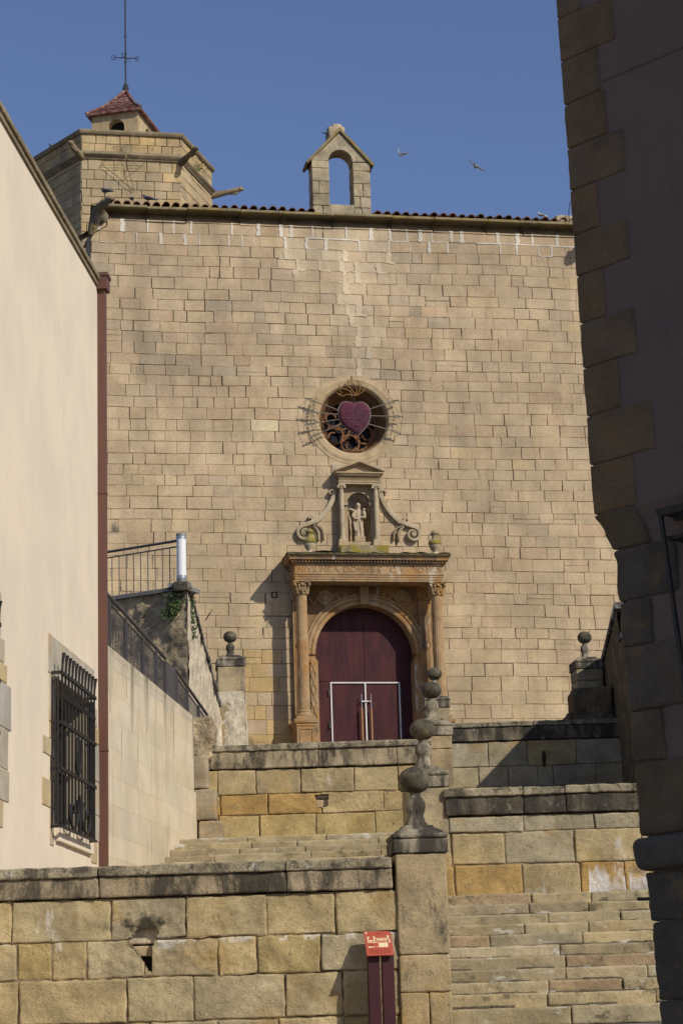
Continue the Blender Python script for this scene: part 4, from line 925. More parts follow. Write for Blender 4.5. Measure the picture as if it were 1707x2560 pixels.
LV = [ell(.14, .125, .10, .01), ell(.30, .118, .095, .005), ell(.48, .112, .09), ell(.60, .118, .09), ell(.70, .125, .088), ell(.80, .118, .08, -.005), ell(.86, .09, .065, -.005), ell(.90, .045, .045, 0, -.01), ell(.94, .04, .042, 0, -.015)]
ri = []
for (z, rx, ry, x, y) in LV:
    row = []
    for k in range(28):
        a = 2 * pi * k / 28; fold = 1 + (.09 * sin(a * 9 + z * 5) + .05 * sin(a * 14 - z * 9)) * max(0, min(1, (.78 - z) * 3))
        row.append(sm.av((x + cos(a) * rx * fold, y + sin(a) * ry * fold, z)))
    ri.append(row)
for i in range(len(ri) - 1):
    for k in range(28): sm.face((ri[i][k], ri[i][(k + 1) % 28], ri[i + 1][(k + 1) % 28], ri[i + 1][k]))
sm.face(ri[0][::-1]); sm.face(ri[-1])
sm.ico((0, -.02, 1.0), .058, 1, sz=1.22, sx=.92); sm.ico((0, .004, 1.0), .068, 1, sz=1.2)            # head and veil
sm.ico((0, -.075, .99), .014, 0); sm.tube([(0, .03, 1.0), (0, .05, .9), (0, .06, .8)], [.06, .075, .08], 10)
sm.tube([(-.10, 0, .82), (-.16, -.04, .70), (-.12, -.11, .62), (-.03, -.12, .62)], [.045, .045, .035, .025], 8)   # left of picture: bent arm
sm.tube([(-.09, -.01, .84), (-.17, -.06, .87), (-.25, -.08, .885)], [.045, .04, .028], 8)                             # raised forearm
for k in range(4): sm.tube([(-.25, -.08, .885 + .012 * (k - 1.5)), (-.285, -.09, .89 + .016 * (k - 1.5))], [.009, .006], 5)
sm.tube([(.10, 0, .82), (.16, -.05, .70), (.14, -.12, .66), (.06, -.12, .66)], [.045, .045, .035, .03], 8)
sm.ico((.135, -.10, .76), .055, 1, sz=1.35); sm.ico((.13, -.115, .87), .038, 1, sz=1.1)                              # the child
sm.tube([(.12, -.13, .80), (.07, -.15, .79)], [.02, .014], 6); sm.tube([(.15, -.13, .70), (.13, -.16, .62)], [.03, .018], 6)
sm.tube([(-.13, -.03, .70), (-.13, -.05, .5), (-.10, -.07, .3)], [.035, .04, .03], 7)
sm.tube([(.02, -.09, .58), (.03, -.105, .4), (.05, -.10, .18)], [.02, .022, .02], 6)
sme = remeshed('figure', sm, .0085, Matrix.Identity(4), M_STAT, 3)
so_ = bpy.data.objects.new('figure', sme); COL.objects.link(so_); so_.parent = stt

# heart of magenta tinsel hung before the rose window
HB = FT(-.03, .21, 17.44); hT = thing('heart_ornament', 'flaming magenta heart pierced by seven metal swords, hung in front of the round window', 'ornament', HB, FA)
HP = [(800, 468), (735, 446), (665, 442), (605, 480), (572, 560), (575, 650), (602, 735), (655, 800), (735, 862), (838, 920), (905, 858), (968, 785), (1008, 705), (1024, 615), (1008, 525), (958, 462), (890, 440), (840, 452)]
HP = [((x - 797) / 530, (690 - y) / 530) for x, y in HP]
def hcur(t, k=1.0):
    f = (t / (2 * pi)) % 1.0 * len(HP); i = int(f); q = f - i; n = len(HP)
    p0, p1, p2, p3 = (Vector(HP[(i + d) % n]) for d in (-1, 0, 1, 2))
    if i % n == 0: p0 = p1 + (p1 - p2) * .2 + Vector((0.02, 0))
    c = .5 * ((2 * p1) + (p2 - p0) * q + (2 * p0 - 5 * p1 + 4 * p2 - p3) * q * q + (3 * p1 - p0 - 3 * p2 + p3) * q ** 3)
    return c.x * k, c.y * k + .02
hm = M(FT); RN = 14; TN = 80; hv = {}
for i in range(RN + 1):
    k = i / RN
    for j in range(TN):
        t = 2 * pi * j / TN; x, y = hcur(t, k); y -= 0.02
        d = .13 * sqrt(max(0, 1 - k ** 2.2)) + (.012 * abs(sin(k * 22)) if k < .97 else 0) + .008 * noise.noise(Vector((x * 22, y * 22, 0)))
        hv[i, j] = (x, d, y)
for sgn in (1, -1):
    id_ = {k: hm.av((-.03 + p[0], .21 + sgn * p[1], 17.42 + p[2])) for k, p in hv.items()}
    for i in range(RN):
        for j in range(TN):
            q = (id_[i, j], id_[i + 1, j], id_[i + 1, (j + 1) % TN], id_[i, (j + 1) % TN]); hm.face(q if sgn > 0 else q[::-1])
rg = random.Random(3)
for _ in range(900):                                      # tinsel tufts
    t = rg.uniform(0, 2 * pi); k = sqrt(rg.random()) * .98; x, y = hcur(t, k); y -= .02; d = .13 * sqrt(max(0, 1 - k ** 2.2)); a = rg.uniform(0, 2 * pi); l = rg.uniform(.012, .028)
    p = Vector((-.03 + x, .21 + d, 17.42 + y)); e = Vector((cos(a) * l, .022, sin(a) * l)); s_ = Vector((-sin(a) * .004, 0, cos(a) * .004))
    hm.poly((p + s_, p - s_, p + e))
part('heart', hm, M_HEART, hT, angle=60)
hw = M(FT); hw.tube([(-.03 + hcur(2 * pi * j / 80)[0] * 1.01, .21, 17.40 + hcur(2 * pi * j / 80)[1] * 1.01) for j in range(80)], .012, 6, True); part('heart_rim', hw, M_HWIRE, hT)
hw = M(FT); hw.tube([(-.02, .21, 17.76), (-.04, .23, 17.86), (.0, .21, 17.92), (-.03, .19, 18.0), (-.12, .19, 18.04)], .012, 6); hw.tube([(-.06 + .04 * cos(k), .21, 17.83 + .04 * sin(k)) for k in [q * .6 for q in range(11)]], .01, 6)
hw.tube([(-.05, .2, 18.05), (-.05, .1, 18.45), (-.05, .03, 18.62)], .006, 5); part('hanging_wire', hw, M_DARKM, hT)
FLM = [[(-.06, 18.06), (-.20, 18.10), (-.33, 18.05), (-.48, 18.13), (-.40, 18.10), (-.33, 18.13)], [(-.08, 18.06), (-.12, 18.18), (-.25, 18.24), (-.38, 18.28), (-.42, 18.38), (-.40, 18.20), (-.33, 18.14)],
       [(-.03, 18.06), (-.04, 18.18), (-.12, 18.28), (-.19, 18.38), (-.17, 18.50), (-.15, 18.40), (-.10, 18.34)], [(-.02, 18.08), (.05, 18.20), (.02, 18.34), (-.05, 18.42), (-.09, 18.52), (-.07, 18.62), (-.05, 18.52), (-.09, 18.36)],
       [(.0, 18.07), (.10, 18.16), (.15, 18.28), (.12, 18.40), (.06, 18.50), (.14, 18.44), (.19, 18.36)], [(.02, 18.06), (.12, 18.12), (.22, 18.18), (.27, 18.27), (.17, 18.22)]]
for L in FLM:
    f_ = M(FT); pts = []
    for i in range(len(L) - 1):
        p0, p1, p2, p3 = (Vector(L[max(0, i - 1)]), Vector(L[i]), Vector(L[i + 1]), Vector(L[min(len(L) - 1, i + 2)]))
        for q in range(5):
            t = q / 5; c = .5 * ((2 * p1) + (p2 - p0) * t + (2 * p0 - 5 * p1 + 4 * p2 - p3) * t * t + (3 * p1 - p0 - 3 * p2 + p3) * t ** 3); pts.append((c.x, .21, c.y))
    f_.tube(pts, [.017 - .006 * k / len(pts) for k in range(len(pts))], 6); part('flame', f_, M_FLAME, hT)
SW = [((-.46, 17.66), (-1.32, 17.97)), ((-.47, 17.54), (-1.38, 17.61)), ((-.47, 17.40), (-1.34, 17.24)), ((-.42, 17.27), (-1.23, 16.90)), ((.36, 17.70), (1.17, 17.98)), ((.42, 17.52), (1.27, 17.52)), ((.39, 17.28), (1.19, 17.06))]
for a, b in SW:
    a, b = Vector(a), Vector(b); d = (b - a).normalized(); n_ = Vector((-d.y, d.x)); L = (b - a).length; W3 = lambda p, w=.21: (p.x, w, p.y)
    s_ = M(FT)
    s_.tube([W3(a - d * .25), W3(a + d * L * .72)], .014, 6)
    g0 = a + d * L * .72
    for sg in (-1, 1):
        s_.tube([W3(g0), W3(g0 + n_ * sg * .06), W3(g0 + n_ * sg * .11 - d * .03), W3(g0 + n_ * sg * .12 + d * .02), W3(g0 + n_ * sg * .09 + d * .03)], [.014, .012, .011, .01, .008], 6)
        s_.tube([W3(g0), W3(g0 + d * .06 + n_ * sg * .028), W3(g0 + d * .13 + n_ * sg * .028), W3(b - d * .04)], .011, 6)
    s_.tube([W3(g0), W3(b)], .008, 5); s_.ico(W3(b), .03, 0)
    part('sword', s_, M_ROD, hT)
for L in ([SW[k][1] for k in range(4)], [SW[k][1] for k in (4, 5, 6)]):
    c = M(FT); c.tube([(p[0], .21, p[1]) for p in L], .005, 5); c.tube([(L[0][0], .21, L[0][1]), (L[0][0] * .93, .02, L[0][1] + .03)], .005, 5); c.tube([(L[-1][0], .21, L[-1][1]), (L[-1][0] * .95, .02, L[-1][1] - .03)], .005, 5); part('cable', c, M_DARKM, hT)

# a bent iron spike in the wall, a cable on the roof corner
m = M(FT); m.tube([(-4.05, -.01, 12.02), (-3.99, .06, 12.10), (-3.86, .1, 12.3)], [.014, .012, .008], 6)
single('iron_spike', m, M_DARKM, 'thin iron spike sticking out of the church wall left of the portal', 'spike', FT(-4.05, 0, 12.02))
m = M(FT); m.tube([(6.26 + .12 * (1 - cos(pi * k / 12)) - .06, .2, 23.27 + .62 * sin(pi * k / 12) ** .8) for k in range(13)], .014, 6); m.tube([(6.42, .2, 23.7), (6.40, .2, 23.25)], .018, 6)
single('roof_cable', m, M_DARKM, 'black cable arching above the roof edge beside the dark corner building', 'cable', FT(6.2, .2, 23.27))
m = M(FT); m.rbox(5.85, 6.6, -.2, .12, 23.26, 23.5, .1, .05, .03, 4, GC, 1, 4); single('ridge_block', m, M_GABLE, 'rough pale mortar block at the right end of the tiled eave', 'stone block', FT(6.2, 0, 23.26))

# ------------------------------------------------------------------ bell tower behind the church
TB = [Vector((-8.1, 62.9)), Vector((-4.9, 63.5))]
dR = Vector((sin(radians(16.3)), cos(radians(16.3)))); dL = Vector((sin(radians(-40.8)), cos(radians(-40.8))))
TB.append(TB[1] + dR * 2.95); TB.append(TB[2] + Vector((-.55, .83)) * 3.0); TB.insert(0, TB[0] + dL * 3.5); TB.insert(0, TB[0] + Vector((0.25, .97)) * 3.0)
tower = thing('bell_tower', 'polygonal stone bell tower with gargoyles rising behind the church roof', 'tower', (-6.4, 66, 7.6), 0)
TC = (0.50, 0.385, 0.225)
tw = M(); tz0, tz1 = 22.0, 29.62
def wallrows(tf_m, W, z0, z1, hmin, hmax, wmin, wmax, base, cell=.18, r=.012, amp=.008):
    z = z0
    while z < z1 - .05:
        h = rng.uniform(hmin, hmax); h = z1 - z if z + h > z1 - .15 else h
        u = -rng.uniform(0, .4)
        while u < W:
            wd = rng.uniform(wmin, wmax); a, b = max(0, u), min(W, u + wd); u += wd
            if b - a < .06: continue
            q = rng.random(); c = base if q < .75 else (lerp3(base, (.36, .30, .21), .6) if q < .9 else lerp3(base, (.56, .40, .19), .7))
            tf_m.block(a + .007, b - .007, z + .006, z + h - .006, -.05, rng.uniform(-.005, .012), cell, r, amp, 3, vary(c, .10, .03), None, .006, rng.uniform(0, 30))
        z += h
    tf_m.poly(((0, -.03, z0), (W, -.03, z0), (W, -.03, z1), (0, -.03, z1)), (.15, .11, .07))
for i in range(len(TB) - 1):
    a, b = TB[i], TB[i + 1]; d = (b - a).normalized(); W = (b - a).length; nn = Vector((d.y, -d.x))
    s_ = M(lambda u, w, v, a=a, d=d, nn=nn: Vector((a.x + d.x * u + nn.x * w, a.y + d.y * u + nn.y * w, v)))
    wallrows(s_, W, tz0, tz1, .28, .36, .38, .72, TC); wallrows(s_, W, 29.88, 30.52, .28, .36, .3, .6, lerp3(TC, (.52, .36, .16), .4))
    o = len(tw.v); tw.v += s_.v; tw.f += [tuple(k + o for k in f) for f in s_.f]; tw.c += s_.c; tw.mi += s_.mi
tw.poly([(p.x, p.y, 22.0) for p in TB]); tw.poly([(p.x, p.y, 30.5) for p in TB][::-1])
part('tower_shaft', tw, M_TOWER, tower, angle=60)
path = [(p.x, p.y) for p in TB]
m = M(); m.moulding(path, [(-.05, 29.6), (.05, 29.6), (.07, 29.66), (.13, 29.70), (.15, 29.76), (.12, 29.80), (.02, 29.90), (-.05, 29.90)]); part('string_course', m, M_CORN, tower)
m = M(); m.moulding(path, [(-.3, 30.48), (.06, 30.48), (.09, 30.52), (.11, 30.57), (.10, 30.62), (-.05, 30.66), (-.3, 30.66)]); part('parapet_coping', m, M_CORN, tower)
ID = lambda a, b, c: Vector((a, b, c))
def tg(p, ang, ln, z, mat):
    dx, dy = sin(radians(ang)), cos(radians(ang)); P_ = [(p.x - dx * .1, p.y - dy * .1, z - .1), (p.x + dx * .15, p.y + dy * .15, z - .06), (p.x + dx * ln * .5, p.y + dy * ln * .5, z), (p.x + dx * ln * .8, p.y + dy * ln * .8, z + .06), (p.x + dx * ln, p.y + dy * ln, z + .1)]
    gargoyle(ID, P_, [.13, .12, .09, .085, .07], mat, tower, 1.25)
tg(TB[2], -160, .7, 29.75, M_CORN); tg(TB[3], 140, .8, 29.7, M_GARG); tg(TB[4], 92, .95, 29.7, M_CORN)
# lantern with pyramid roof
la = Vector((-8.06, 65.4)); lw = 1.64; ld = 2.3; dF = Vector((cos(radians(-13)), sin(radians(-13)))); dB = Vector((-dF.y, dF.x))
LT = lambda u, w, v: Vector((la.x + dF.x * u - dB.x * w, la.y + dF.y * u - dB.y * w, v))
m = M(LT)
def arch_wall(m, u0, u1, v0, v1, cu, r, sp, fn):
    prev = None; K = 16
    for k in range(K + 1):
        a = pi * k / K; ca, sa = cos(a), sin(a); t = min(((u1 - cu) / ca) if ca > 1e-6 else 9, ((u0 - cu) / ca) if ca < -1e-6 else 9, (v1 - sp) / sa if sa > 1e-6 else 9)
        cur = (fn(cu + r * ca, 0, sp + r * sa), fn(cu + t * ca, 0, sp + t * sa), fn(cu + r * ca, -.3, sp + r * sa))
        if prev: m.poly((prev[0], prev[1], cur[1], cur[0])[::-1]); m.poly((prev[0], cur[0], cur[2], prev[2])[::-1])
        prev = cur
    for e0, e1 in ((u0, cu - r), (cu + r, u1)): m.poly((fn(e0, 0, v0), fn(e1, 0, v0), fn(e1, 0, sp), fn(e0, 0, sp)))
    for e in (cu - r, cu + r): m.poly((fn(e, 0, v0), fn(e, -.3, v0), fn(e, -.3, sp), fn(e, 0, sp)))
    for e, q in ((u0, v1), (u1, v1)): m.poly((fn(e, 0, q), fn(cu, 0, v1), fn(cu, 0, v1)))
zb, zt = 30.3, 32.30
arch_wall(m, 0, lw, zb, zt, .86, .30, 31.74, lambda u, w, v: (u, w, v))
arch_wall(m, 0, ld, zb, zt, 1.1, .30, 31.74, lambda u, w, v: (lw + w, -u, v))
m.poly(((0, 0, zb), (0, 0, zt), (0, -ld, zt), (0, -ld, zb))); m.poly(((0, -ld, zb), (0, -ld, zt), (lw, -ld, zt), (lw, -ld, zb)))
m.poly(((0, -.3, zb), (lw, -.3, zb), (lw, -.3, zt), (0, -.3, zt)), mi=1) if False else None
lan = part('lantern', m, M_LANT, tower, False)
m = M(LT); m.box(.3, lw - .3, -ld + .3, -.31, zb, zt - .02); part('lantern_core', m, M_DARK, lan, False)
m = M(LT); e = .16; cx, cy = lw / 2, -ld / 2; ap = (cx, cy, 33.62)
cs = [(-e, e, zt - .02), (lw + e, e, zt - .02), (lw + e, -ld - e, zt - .02), (-e, -ld - e, zt - .02)]
N2 = 9
for k in range(4):
    a, b = Vector(cs[k]), Vector(cs[(k + 1) % 4]); A = Vector(ap)
    for i in range(N2):
        t0, t1 = i / N2, (i + 1) / N2
        def lv(t, x):
            bend = -.12 * sin(pi * t) ; p = a.lerp(b, x).lerp(A, t); p.z += bend; return p
        m.poly((lv(t0, 0), lv(t0, 1), lv(t1, 1), lv(t1, 0)))
        m.poly((lv(t0, 0) + Vector((0, 0, .025)), lv(t0, 1) + Vector((0, 0, .025)), lv(t1 - .02, 1) + Vector((0, 0, .008)), lv(t1 - .02, 0) + Vector((0, 0, .008))))
    m.poly((a - Vector((0, 0, .06)), b - Vector((0, 0, .06)), b + Vector((0, 0, .025)), a + Vector((0, 0, .025))))
    m.tube([a.lerp(A, t) + Vector((0, 0, .03 - .12 * sin(pi * t))) for t in [q / 8 for q in range(9)]], .045, 6)
m.poly([Vector(c) - Vector((0, 0, .06)) for c in cs][::-1])
part('lantern_roof', m, M_RTILE, lan, False)
# weather vane
ax = LT(cx, cy, 33.58); m = M(); A = Vector(ax)
m.tube([A, A + Vector((0, 0, 9))], .028, 7); m.ico(A + Vector((0, 0, .22)), .09, 0); m.ico(A + Vector((0, 0, .12)), .12, 0); m.ico(A + Vector((0, 0, 2.1)), .05, 0)
vane = thing('weather_vane', 'thin iron rod with compass arms on the peak of the red tower roof', 'weather vane', A, 0)
part('rod', m, M_DARKM, vane)
zc = A.z + 1.28; e1 = Vector((.985, .17, 0)) * .42; e2 = Vector((-.17, .98, 0)) * .42; C0 = Vector((A.x, A.y, zc))
m = M(); m.tube([C0 - e1, C0 + e1], .016, 6); m.tube([C0 - e2, C0 + e2], .016, 6); part('compass_arms', m, M_DARKM, vane)
def vl(ch, pos, s=.17):
    f = {'N': [[(0, 0), (0, 1), (.6, 0), (.6, 1)]], 'E': [[(.6, 0), (0, 0), (0, 1), (.6, 1)], [(0, .5), (.45, .5)]], 'S': [[(0, .1), (.5, .0), (.6, .3), (0, .7), (.1, 1), (.6, .9)]], 'O': [[(0, 0), (.6, 0), (.6, 1), (0, 1), (0, 0)]]}[ch]
    mm = M()
    for L in f: mm.tube([pos + Vector(((p[0] - .3) * s, 0, (p[1] - .5) * s)) for p in L], .014, 5)
    part('compass_letter', mm, M_DARKM, vane)
vl('N', C0 + e2 + Vector((0.12, 0, .12))); vl('E', C0 + e1); vl('S', C0 - e2 + Vector((-.12, 0, -.1))); vl('O', C0 - e1)
# wire star hung on the tower
sb = Vector((-6.42, 63.0, 29.6)); pts = []
TFx = (TB[3] - TB[2]).normalized(); off_ = Vector((.18, -.9, 0)) * .28
for k in range(5):
    a = pi / 2 + k * 4 * pi / 5; pts.append(Vector((sb.x + TFx.x * cos(a) * .68, sb.y + TFx.y * cos(a) * .68, sb.z + sin(a) * .78)) + off_)
m = M(); m.tube(pts, .012, 5, True); m.tube([p + Vector((0, -.12, 0)) for p in pts], .010, 5, True)
for p in pts: m.tube([p - off_ * (.9 if p.z > sb.z else 0), p + Vector((0, -.12, 0))], .008, 5)
single('wire_star', m, M_STARW, 'large five pointed star frame of thin wire hung on the front of the tower', 'star', sb)
# weed in the tower wall
def leaves(m, c, r, n, s, flat=(1, 1, 1), rg=random.Random(5)):
    for _ in range(n):
        d = Vector((rg.gauss(0, 1) * flat[0], rg.gauss(0, 1) * flat[1], rg.gauss(0, 1) * flat[2])) * r * .5; p = Vector(c) + d
        a = Vector((rg.uniform(-1, 1), rg.uniform(-1, 1), rg.uniform(-.6, 1))).normalized(); b = a.orthogonal().normalized(); b = (b + a.cross(b) * rg.uniform(-1, 1)).normalized(); l = s * rg.uniform(.6, 1.3)
        m.poly((p, p + a * l * .5 + b * l * .35, p + a * l, p + a * l * .5 - b * l * .35))
m = M(); pc = TB[3] + dR * 1.35; leaves(m, (pc.x + .12, pc.y, 29.95), .22, 120, .07)
single('wall_weed', m, M_LEAF2, 'small green weed growing on the right face of the tower', 'plant', (pc.x + .1, pc.y, 29.9), smooth=False)

# ------------------------------------------------------------------ stair piers with ball finials
def pier(X, Y, zc, zb, rot, label, sz=1.0, wid=.27):
    t = thing('ball_pier', label, 'pier', (X, Y, zb), rot, 'piers with ball finials on the stairs')
    co, si = cos(rot), sin(rot); tf = lambda a, b, c: Vector((X + a * co - b * si, Y + a * si + b * co, c))
    s = M(tf); z = zb; hts = []
    while z < zc - .01:
        h = min(rng.uniform(.36, .5) if z < zc - 1.3 else 1.0, zc - z)
        if zc - z - h < .2: h = zc - z
        hts.append((z, z + h)); z += h
    for k, (a, b) in enumerate(hts):
        c = vary((0.46, 0.355, 0.205) if b > zc - 1.1 else (0.47, 0.335, 0.165), .08, .03)
        if k % 2 or b > zc - .9: s.rbox(-wid, wid, -wid, wid, a + .003, b - .003, .07, .018, .010, 7, c, 1.2, rng.random() * 20, 1 if b > zc - .4 else 0)
        else:
            q = rng.uniform(-.08, .06); s.rbox(-wid, q - .003, -wid, wid, a + .003, b - .003, .07, .018, .010, 7, c, 1.2, rng.random() * 20); s.rbox(q + .003, wid, -wid, wid, a + .003, b - .003, .07, .018, .010, 7, vary(c, .1), 1.2, rng.random() * 20)
    part('shaft', s, [M_ASH, M_PIER], t, angle=55)
    c = M(tf); w2 = wid + .022
    c.rbox(-w2, w2, -w2, w2, zc, zc + .150 * sz, .08, .014, .006, 7, (.42, .36, .26), 1.2, X)
    sq = [(-w2, -w2), (w2, -w2), (w2, w2), (-w2, w2)]
    tor = [(0 + .03 * cos(a) - .028, zc + .185 * sz + .032 * sz * sin(a)) for a in [-pi / 2 + pi * k / 8 for k in range(9)]]
    c.moulding(sq, [(-.06, zc + .15)] + tor + [(-.04, zc + .222), (-.045, zc + .238), (-.055, zc + .242), (-.125, zc + .278), (-.13, zc + .30), (-.155, zc + .306), (-w2, zc + .306)], True, (.42, .36, .25))
    part('cap', c, M_GRIME, t, angle=40)
    b = M(tf); sc = sz
    pf = [(.125, .300), (.122, .322), (.102, .355), (.088, .40), (.085, .425), (.09, .445), (.105, .475), (.11, .52), (.105, .565), (.085, .60), (.064, .615), (.06, .63), (.062, .655), (.055, .665)]
    b.lathe([(r, zc + h) for r, h in pf], (0, 0, 0), 24, (.42, .36, .26), amp=.003, fr=12, seed=X * 7, sq=.35)
    part('neck', b, M_GRIME, t, angle=50)
    o = M(tf); o.ico((0, 0, zc + .80), .169, 6, (.14, .12, .08), amp=.05, fr=2.6, sz=.86); part('ball', o, M_FIN, t, angle=80)
PR = radians(6.3)
pier(0.69, 22.45, 3.45, 1.55, PR, 'tall lichened ball-topped pier nearest the street, beside the red sign')
pier(0.99, 27.85, 4.76, 2.6, PR, 'ball-topped pier rising just behind the nearest street pier')
pier(1.42, 34.85, 6.42, 4.3, PR, 'ball-topped pier, third up the stair line, overlapping the door edge')
pier(1.98, 46.55, 8.68, 6.4, PR, 'farthest ball-topped pier of the central line, in front of the right portal column')
pier(-2.87, 51.0, 10.53, 7.6, PR, 'ball-topped pier at the foot of the pale stair wall left of the portal', 1.0, .34)
pier(5.62, 48.3, 9.73, 7.6, PR, 'half shaded ball-topped pier right of the portal at the dark stair wall', 1.0, .32)

# ------------------------------------------------------------------ parapet walls of the staircase
def pick(base):
    q = rng.random()
    return base if q < (.8 if base is TO else .55) else lerp3(base, rng.choice((T1, T2, T3, TG, TG, (.52, .42, .25))), .8)
def rowwall(X0, Y, z_rows, breaks, cols, hole=None, thick=.45, cell=.05, amp=.012, xend=None, z0=1.2, colfn=None):
    """ashlar facing from X0 to xend with given rows [(zb, zt, [x breaks])]"""
    m = M(lambda u, w, v: Vector((u, Y - w, v)))
    for (zb, zt), br, base in zip(z_rows, breaks, cols):
        for a, b in zip(br, br[1:]):
            cl_ = .017 if hole and b > HB[0] - .05 and a < HB[1] + .05 and zt > HB[2] - .05 and zb < HB[3] + .05 else cell
            m.block(a + .006, b - .006, zb + .005, zt - .005, -.06, rng.uniform(-.010, .012), cl_, .013, amp, 5, vary(pick(base), .10, .03), hole, .010, rng.uniform(0, 50), colfn)
    xa, xb = breaks[0][0], xend; zlo, zhi = min(r[0] for r in z_rows), max(r[1] for r in z_rows)
    n = int((xb - xa) / .025); k = int((zhi - zlo) / .025)
    for i in range(n):
        for j in range(k):
            a, b = xa + (xb - xa) * i / n, xa + (xb - xa) * (i + 1) / n; c, d = zlo + (zhi - zlo) * j / k, zlo + (zhi - zlo) * (j + 1) / k
            if hole and hole((a + b) / 2, (c + d) / 2): continue
            m.poly(((a, -.022, c), (b, -.022, c), (b, -.022, d), (a, -.022, d)), (.17, .125, .08) if noise.noise(Vector((a * 1.1, Y, c * 1.6))) > .05 else (.38, .28, .175))
            if hole: m.poly(((a, -thick, c), (a, -thick, d), (b, -thick, d), (b, -thick, c)), (.33, .25, .15))
    if not hole: m.box(xa, xb, -thick, -.036, min(zlo, z0), zhi - .002, (.33, .25, .15))
    return m
def tunnel(m, P, w0, w1, col):
    for k in range(len(P)):
        a, b = P[k], P[(k + 1) % len(P)]; n = 4
        for q in range(n):
            t0, t1 = w0 + (w1 - w0) * q / n, w0 + (w1 - w0) * (q + 1) / n
            m.poly(((a[0], t0, a[1]), (a[0], t1, a[1]), (b[0], t1, b[1]), (b[0], t0, b[1])), col)
def coping(X0, X1, Y, ztop, fas, joints_l, joints_f, parent, thick=.47, lip=.105, proud=.065, fcol=(.36, .29, .19), gm=None):
    f = M()
    for a, b in zip(joints_f, joints_f[1:]): f.rbox(a + .003, b - .003, Y - .03 - rng.uniform(0, .015), Y + thick, ztop - lip - fas, ztop - lip - .002, .045, .016, .010, 7, vary(fcol, .12, .02), 1.5, rng.random() * 30)
    part('fascia', f, gm or M_GRIME, parent, angle=50)
    l = M()
    for a, b in zip(joints_l, joints_l[1:]): l.rbox(a + .003, b - .003, Y - proud - rng.uniform(0, .012), Y + thick + .06, ztop - lip + rng.uniform(-.004, .004), ztop + rng.uniform(-.005, .005), .04, .016, .011, 7, vary((.38, .325, .22), .05, .015), .8, rng.random() * 30)
    part('coping', l, M_LICH, parent, angle=50)
T1 = (.50, .395, .215); T2 = (.50, .38, .175); T3 = (.48, .38, .21); TG = (.435, .365, .235); TO = (.50, .32, .115)
# wall 1 (street front, left)
bx = lambda L: [-3.72 + x / 397 for x in L]
wx1 = .50
P1 = [(-3.72 + x / 397, 3.41 - (y - 222) / 397) for x, y in ((566, 490), (600, 477), (640, 479), (665, 494), (660, 505), (640, 540), (634, 600), (634, 660), (618, 655), (592, 610), (562, 560), (536, 535), (533, 518), (548, 512))]
w1 = thing('parapet_wall', 'front stair wall of big blocks with a worn drain hole, left of the nearest pier', 'wall', (-2, 22.2, 1.6), 0, 'parapet walls of the staircase')
rz = [(2.645, 3.075), (2.255, 2.645), (1.80, 2.255), (1.38, 1.80)]
bk = [bx([-700, -330, 50, 465, 778, 1112, 1396, 1680]), bx([-700, -250, -60, 72, 215, 360, 640, 908, 1066, 1332, 1680]), bx([-700, -330, 82, 530, 800, 1180, 1420, 1680]), bx([-700, -400, -30, 345, 625, 905, 1155, 1420, 1680])]
bk[1] = bx([-700, -250, -60, 72, 215, 360, 600, 908, 1066, 1332, 1680])
h1 = inpoly(P1); HB = (min(p[0] for p in P1), max(p[0] for p in P1), min(p[1] for p in P1), max(p[1] for p in P1))
def soot(u, v, c):      # black crust over the drain hole and lime bloom beside it
    n = noise.noise(Vector((u * 9, v * 9, 1))) + .5 * noise.noise(Vector((u * 23, v * 23, 4)))
    hx = -3.72 + 600 / 397; d = sqrt(((u - hx) / 1.7) ** 2 + (v - 2.80) ** 2)
    if v > 2.70: c = lerp3(c, (.035, .03, .02), .93 * min(1, max(0, (.125 - d - .07 * n) / .05)))
    hx2 = -3.72 + 700 / 397; d2 = sqrt(((u - hx2) / 1.3) ** 2 + ((v - 2.60) * 1.0) ** 2)
    if d2 < .3: c = lerp3(c, (.72, .68, .60), .8 * min(1, max(0, (.08 - d2 - .06 * n) / .04)))
    if abs(v - (2.62 + .04 * n)) < .035 and u > hx2 and n > .12: return lerp3(c, (.68, .64, .56), .6)
    return c
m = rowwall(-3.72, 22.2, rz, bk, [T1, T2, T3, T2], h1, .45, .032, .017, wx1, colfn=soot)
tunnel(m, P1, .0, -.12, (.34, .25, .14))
hx = -3.72 + 600 / 397
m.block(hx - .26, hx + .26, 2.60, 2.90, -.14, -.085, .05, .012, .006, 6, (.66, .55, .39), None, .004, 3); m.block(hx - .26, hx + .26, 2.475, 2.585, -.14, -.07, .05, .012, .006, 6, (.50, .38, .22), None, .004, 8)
m.poly(((hx - .3, -.13, 2.2), (hx + .3, -.13, 2.2), (hx + .3, -.13, 2.95), (hx - .3, -.13, 2.95)), (.03, .025, .018)); part('masonry', m, M_ASH, w1, angle=55)  # near-black backing colour stands in for shade low in the hole
coping(-5.4, wx1, 22.2, 3.41, .215, bx([-680, 412, 1195, 1640]), bx([-680, -300, 415, 1198, 1640]), w1, fcol=(.43, .34, .22), gm=M_GRIM2)
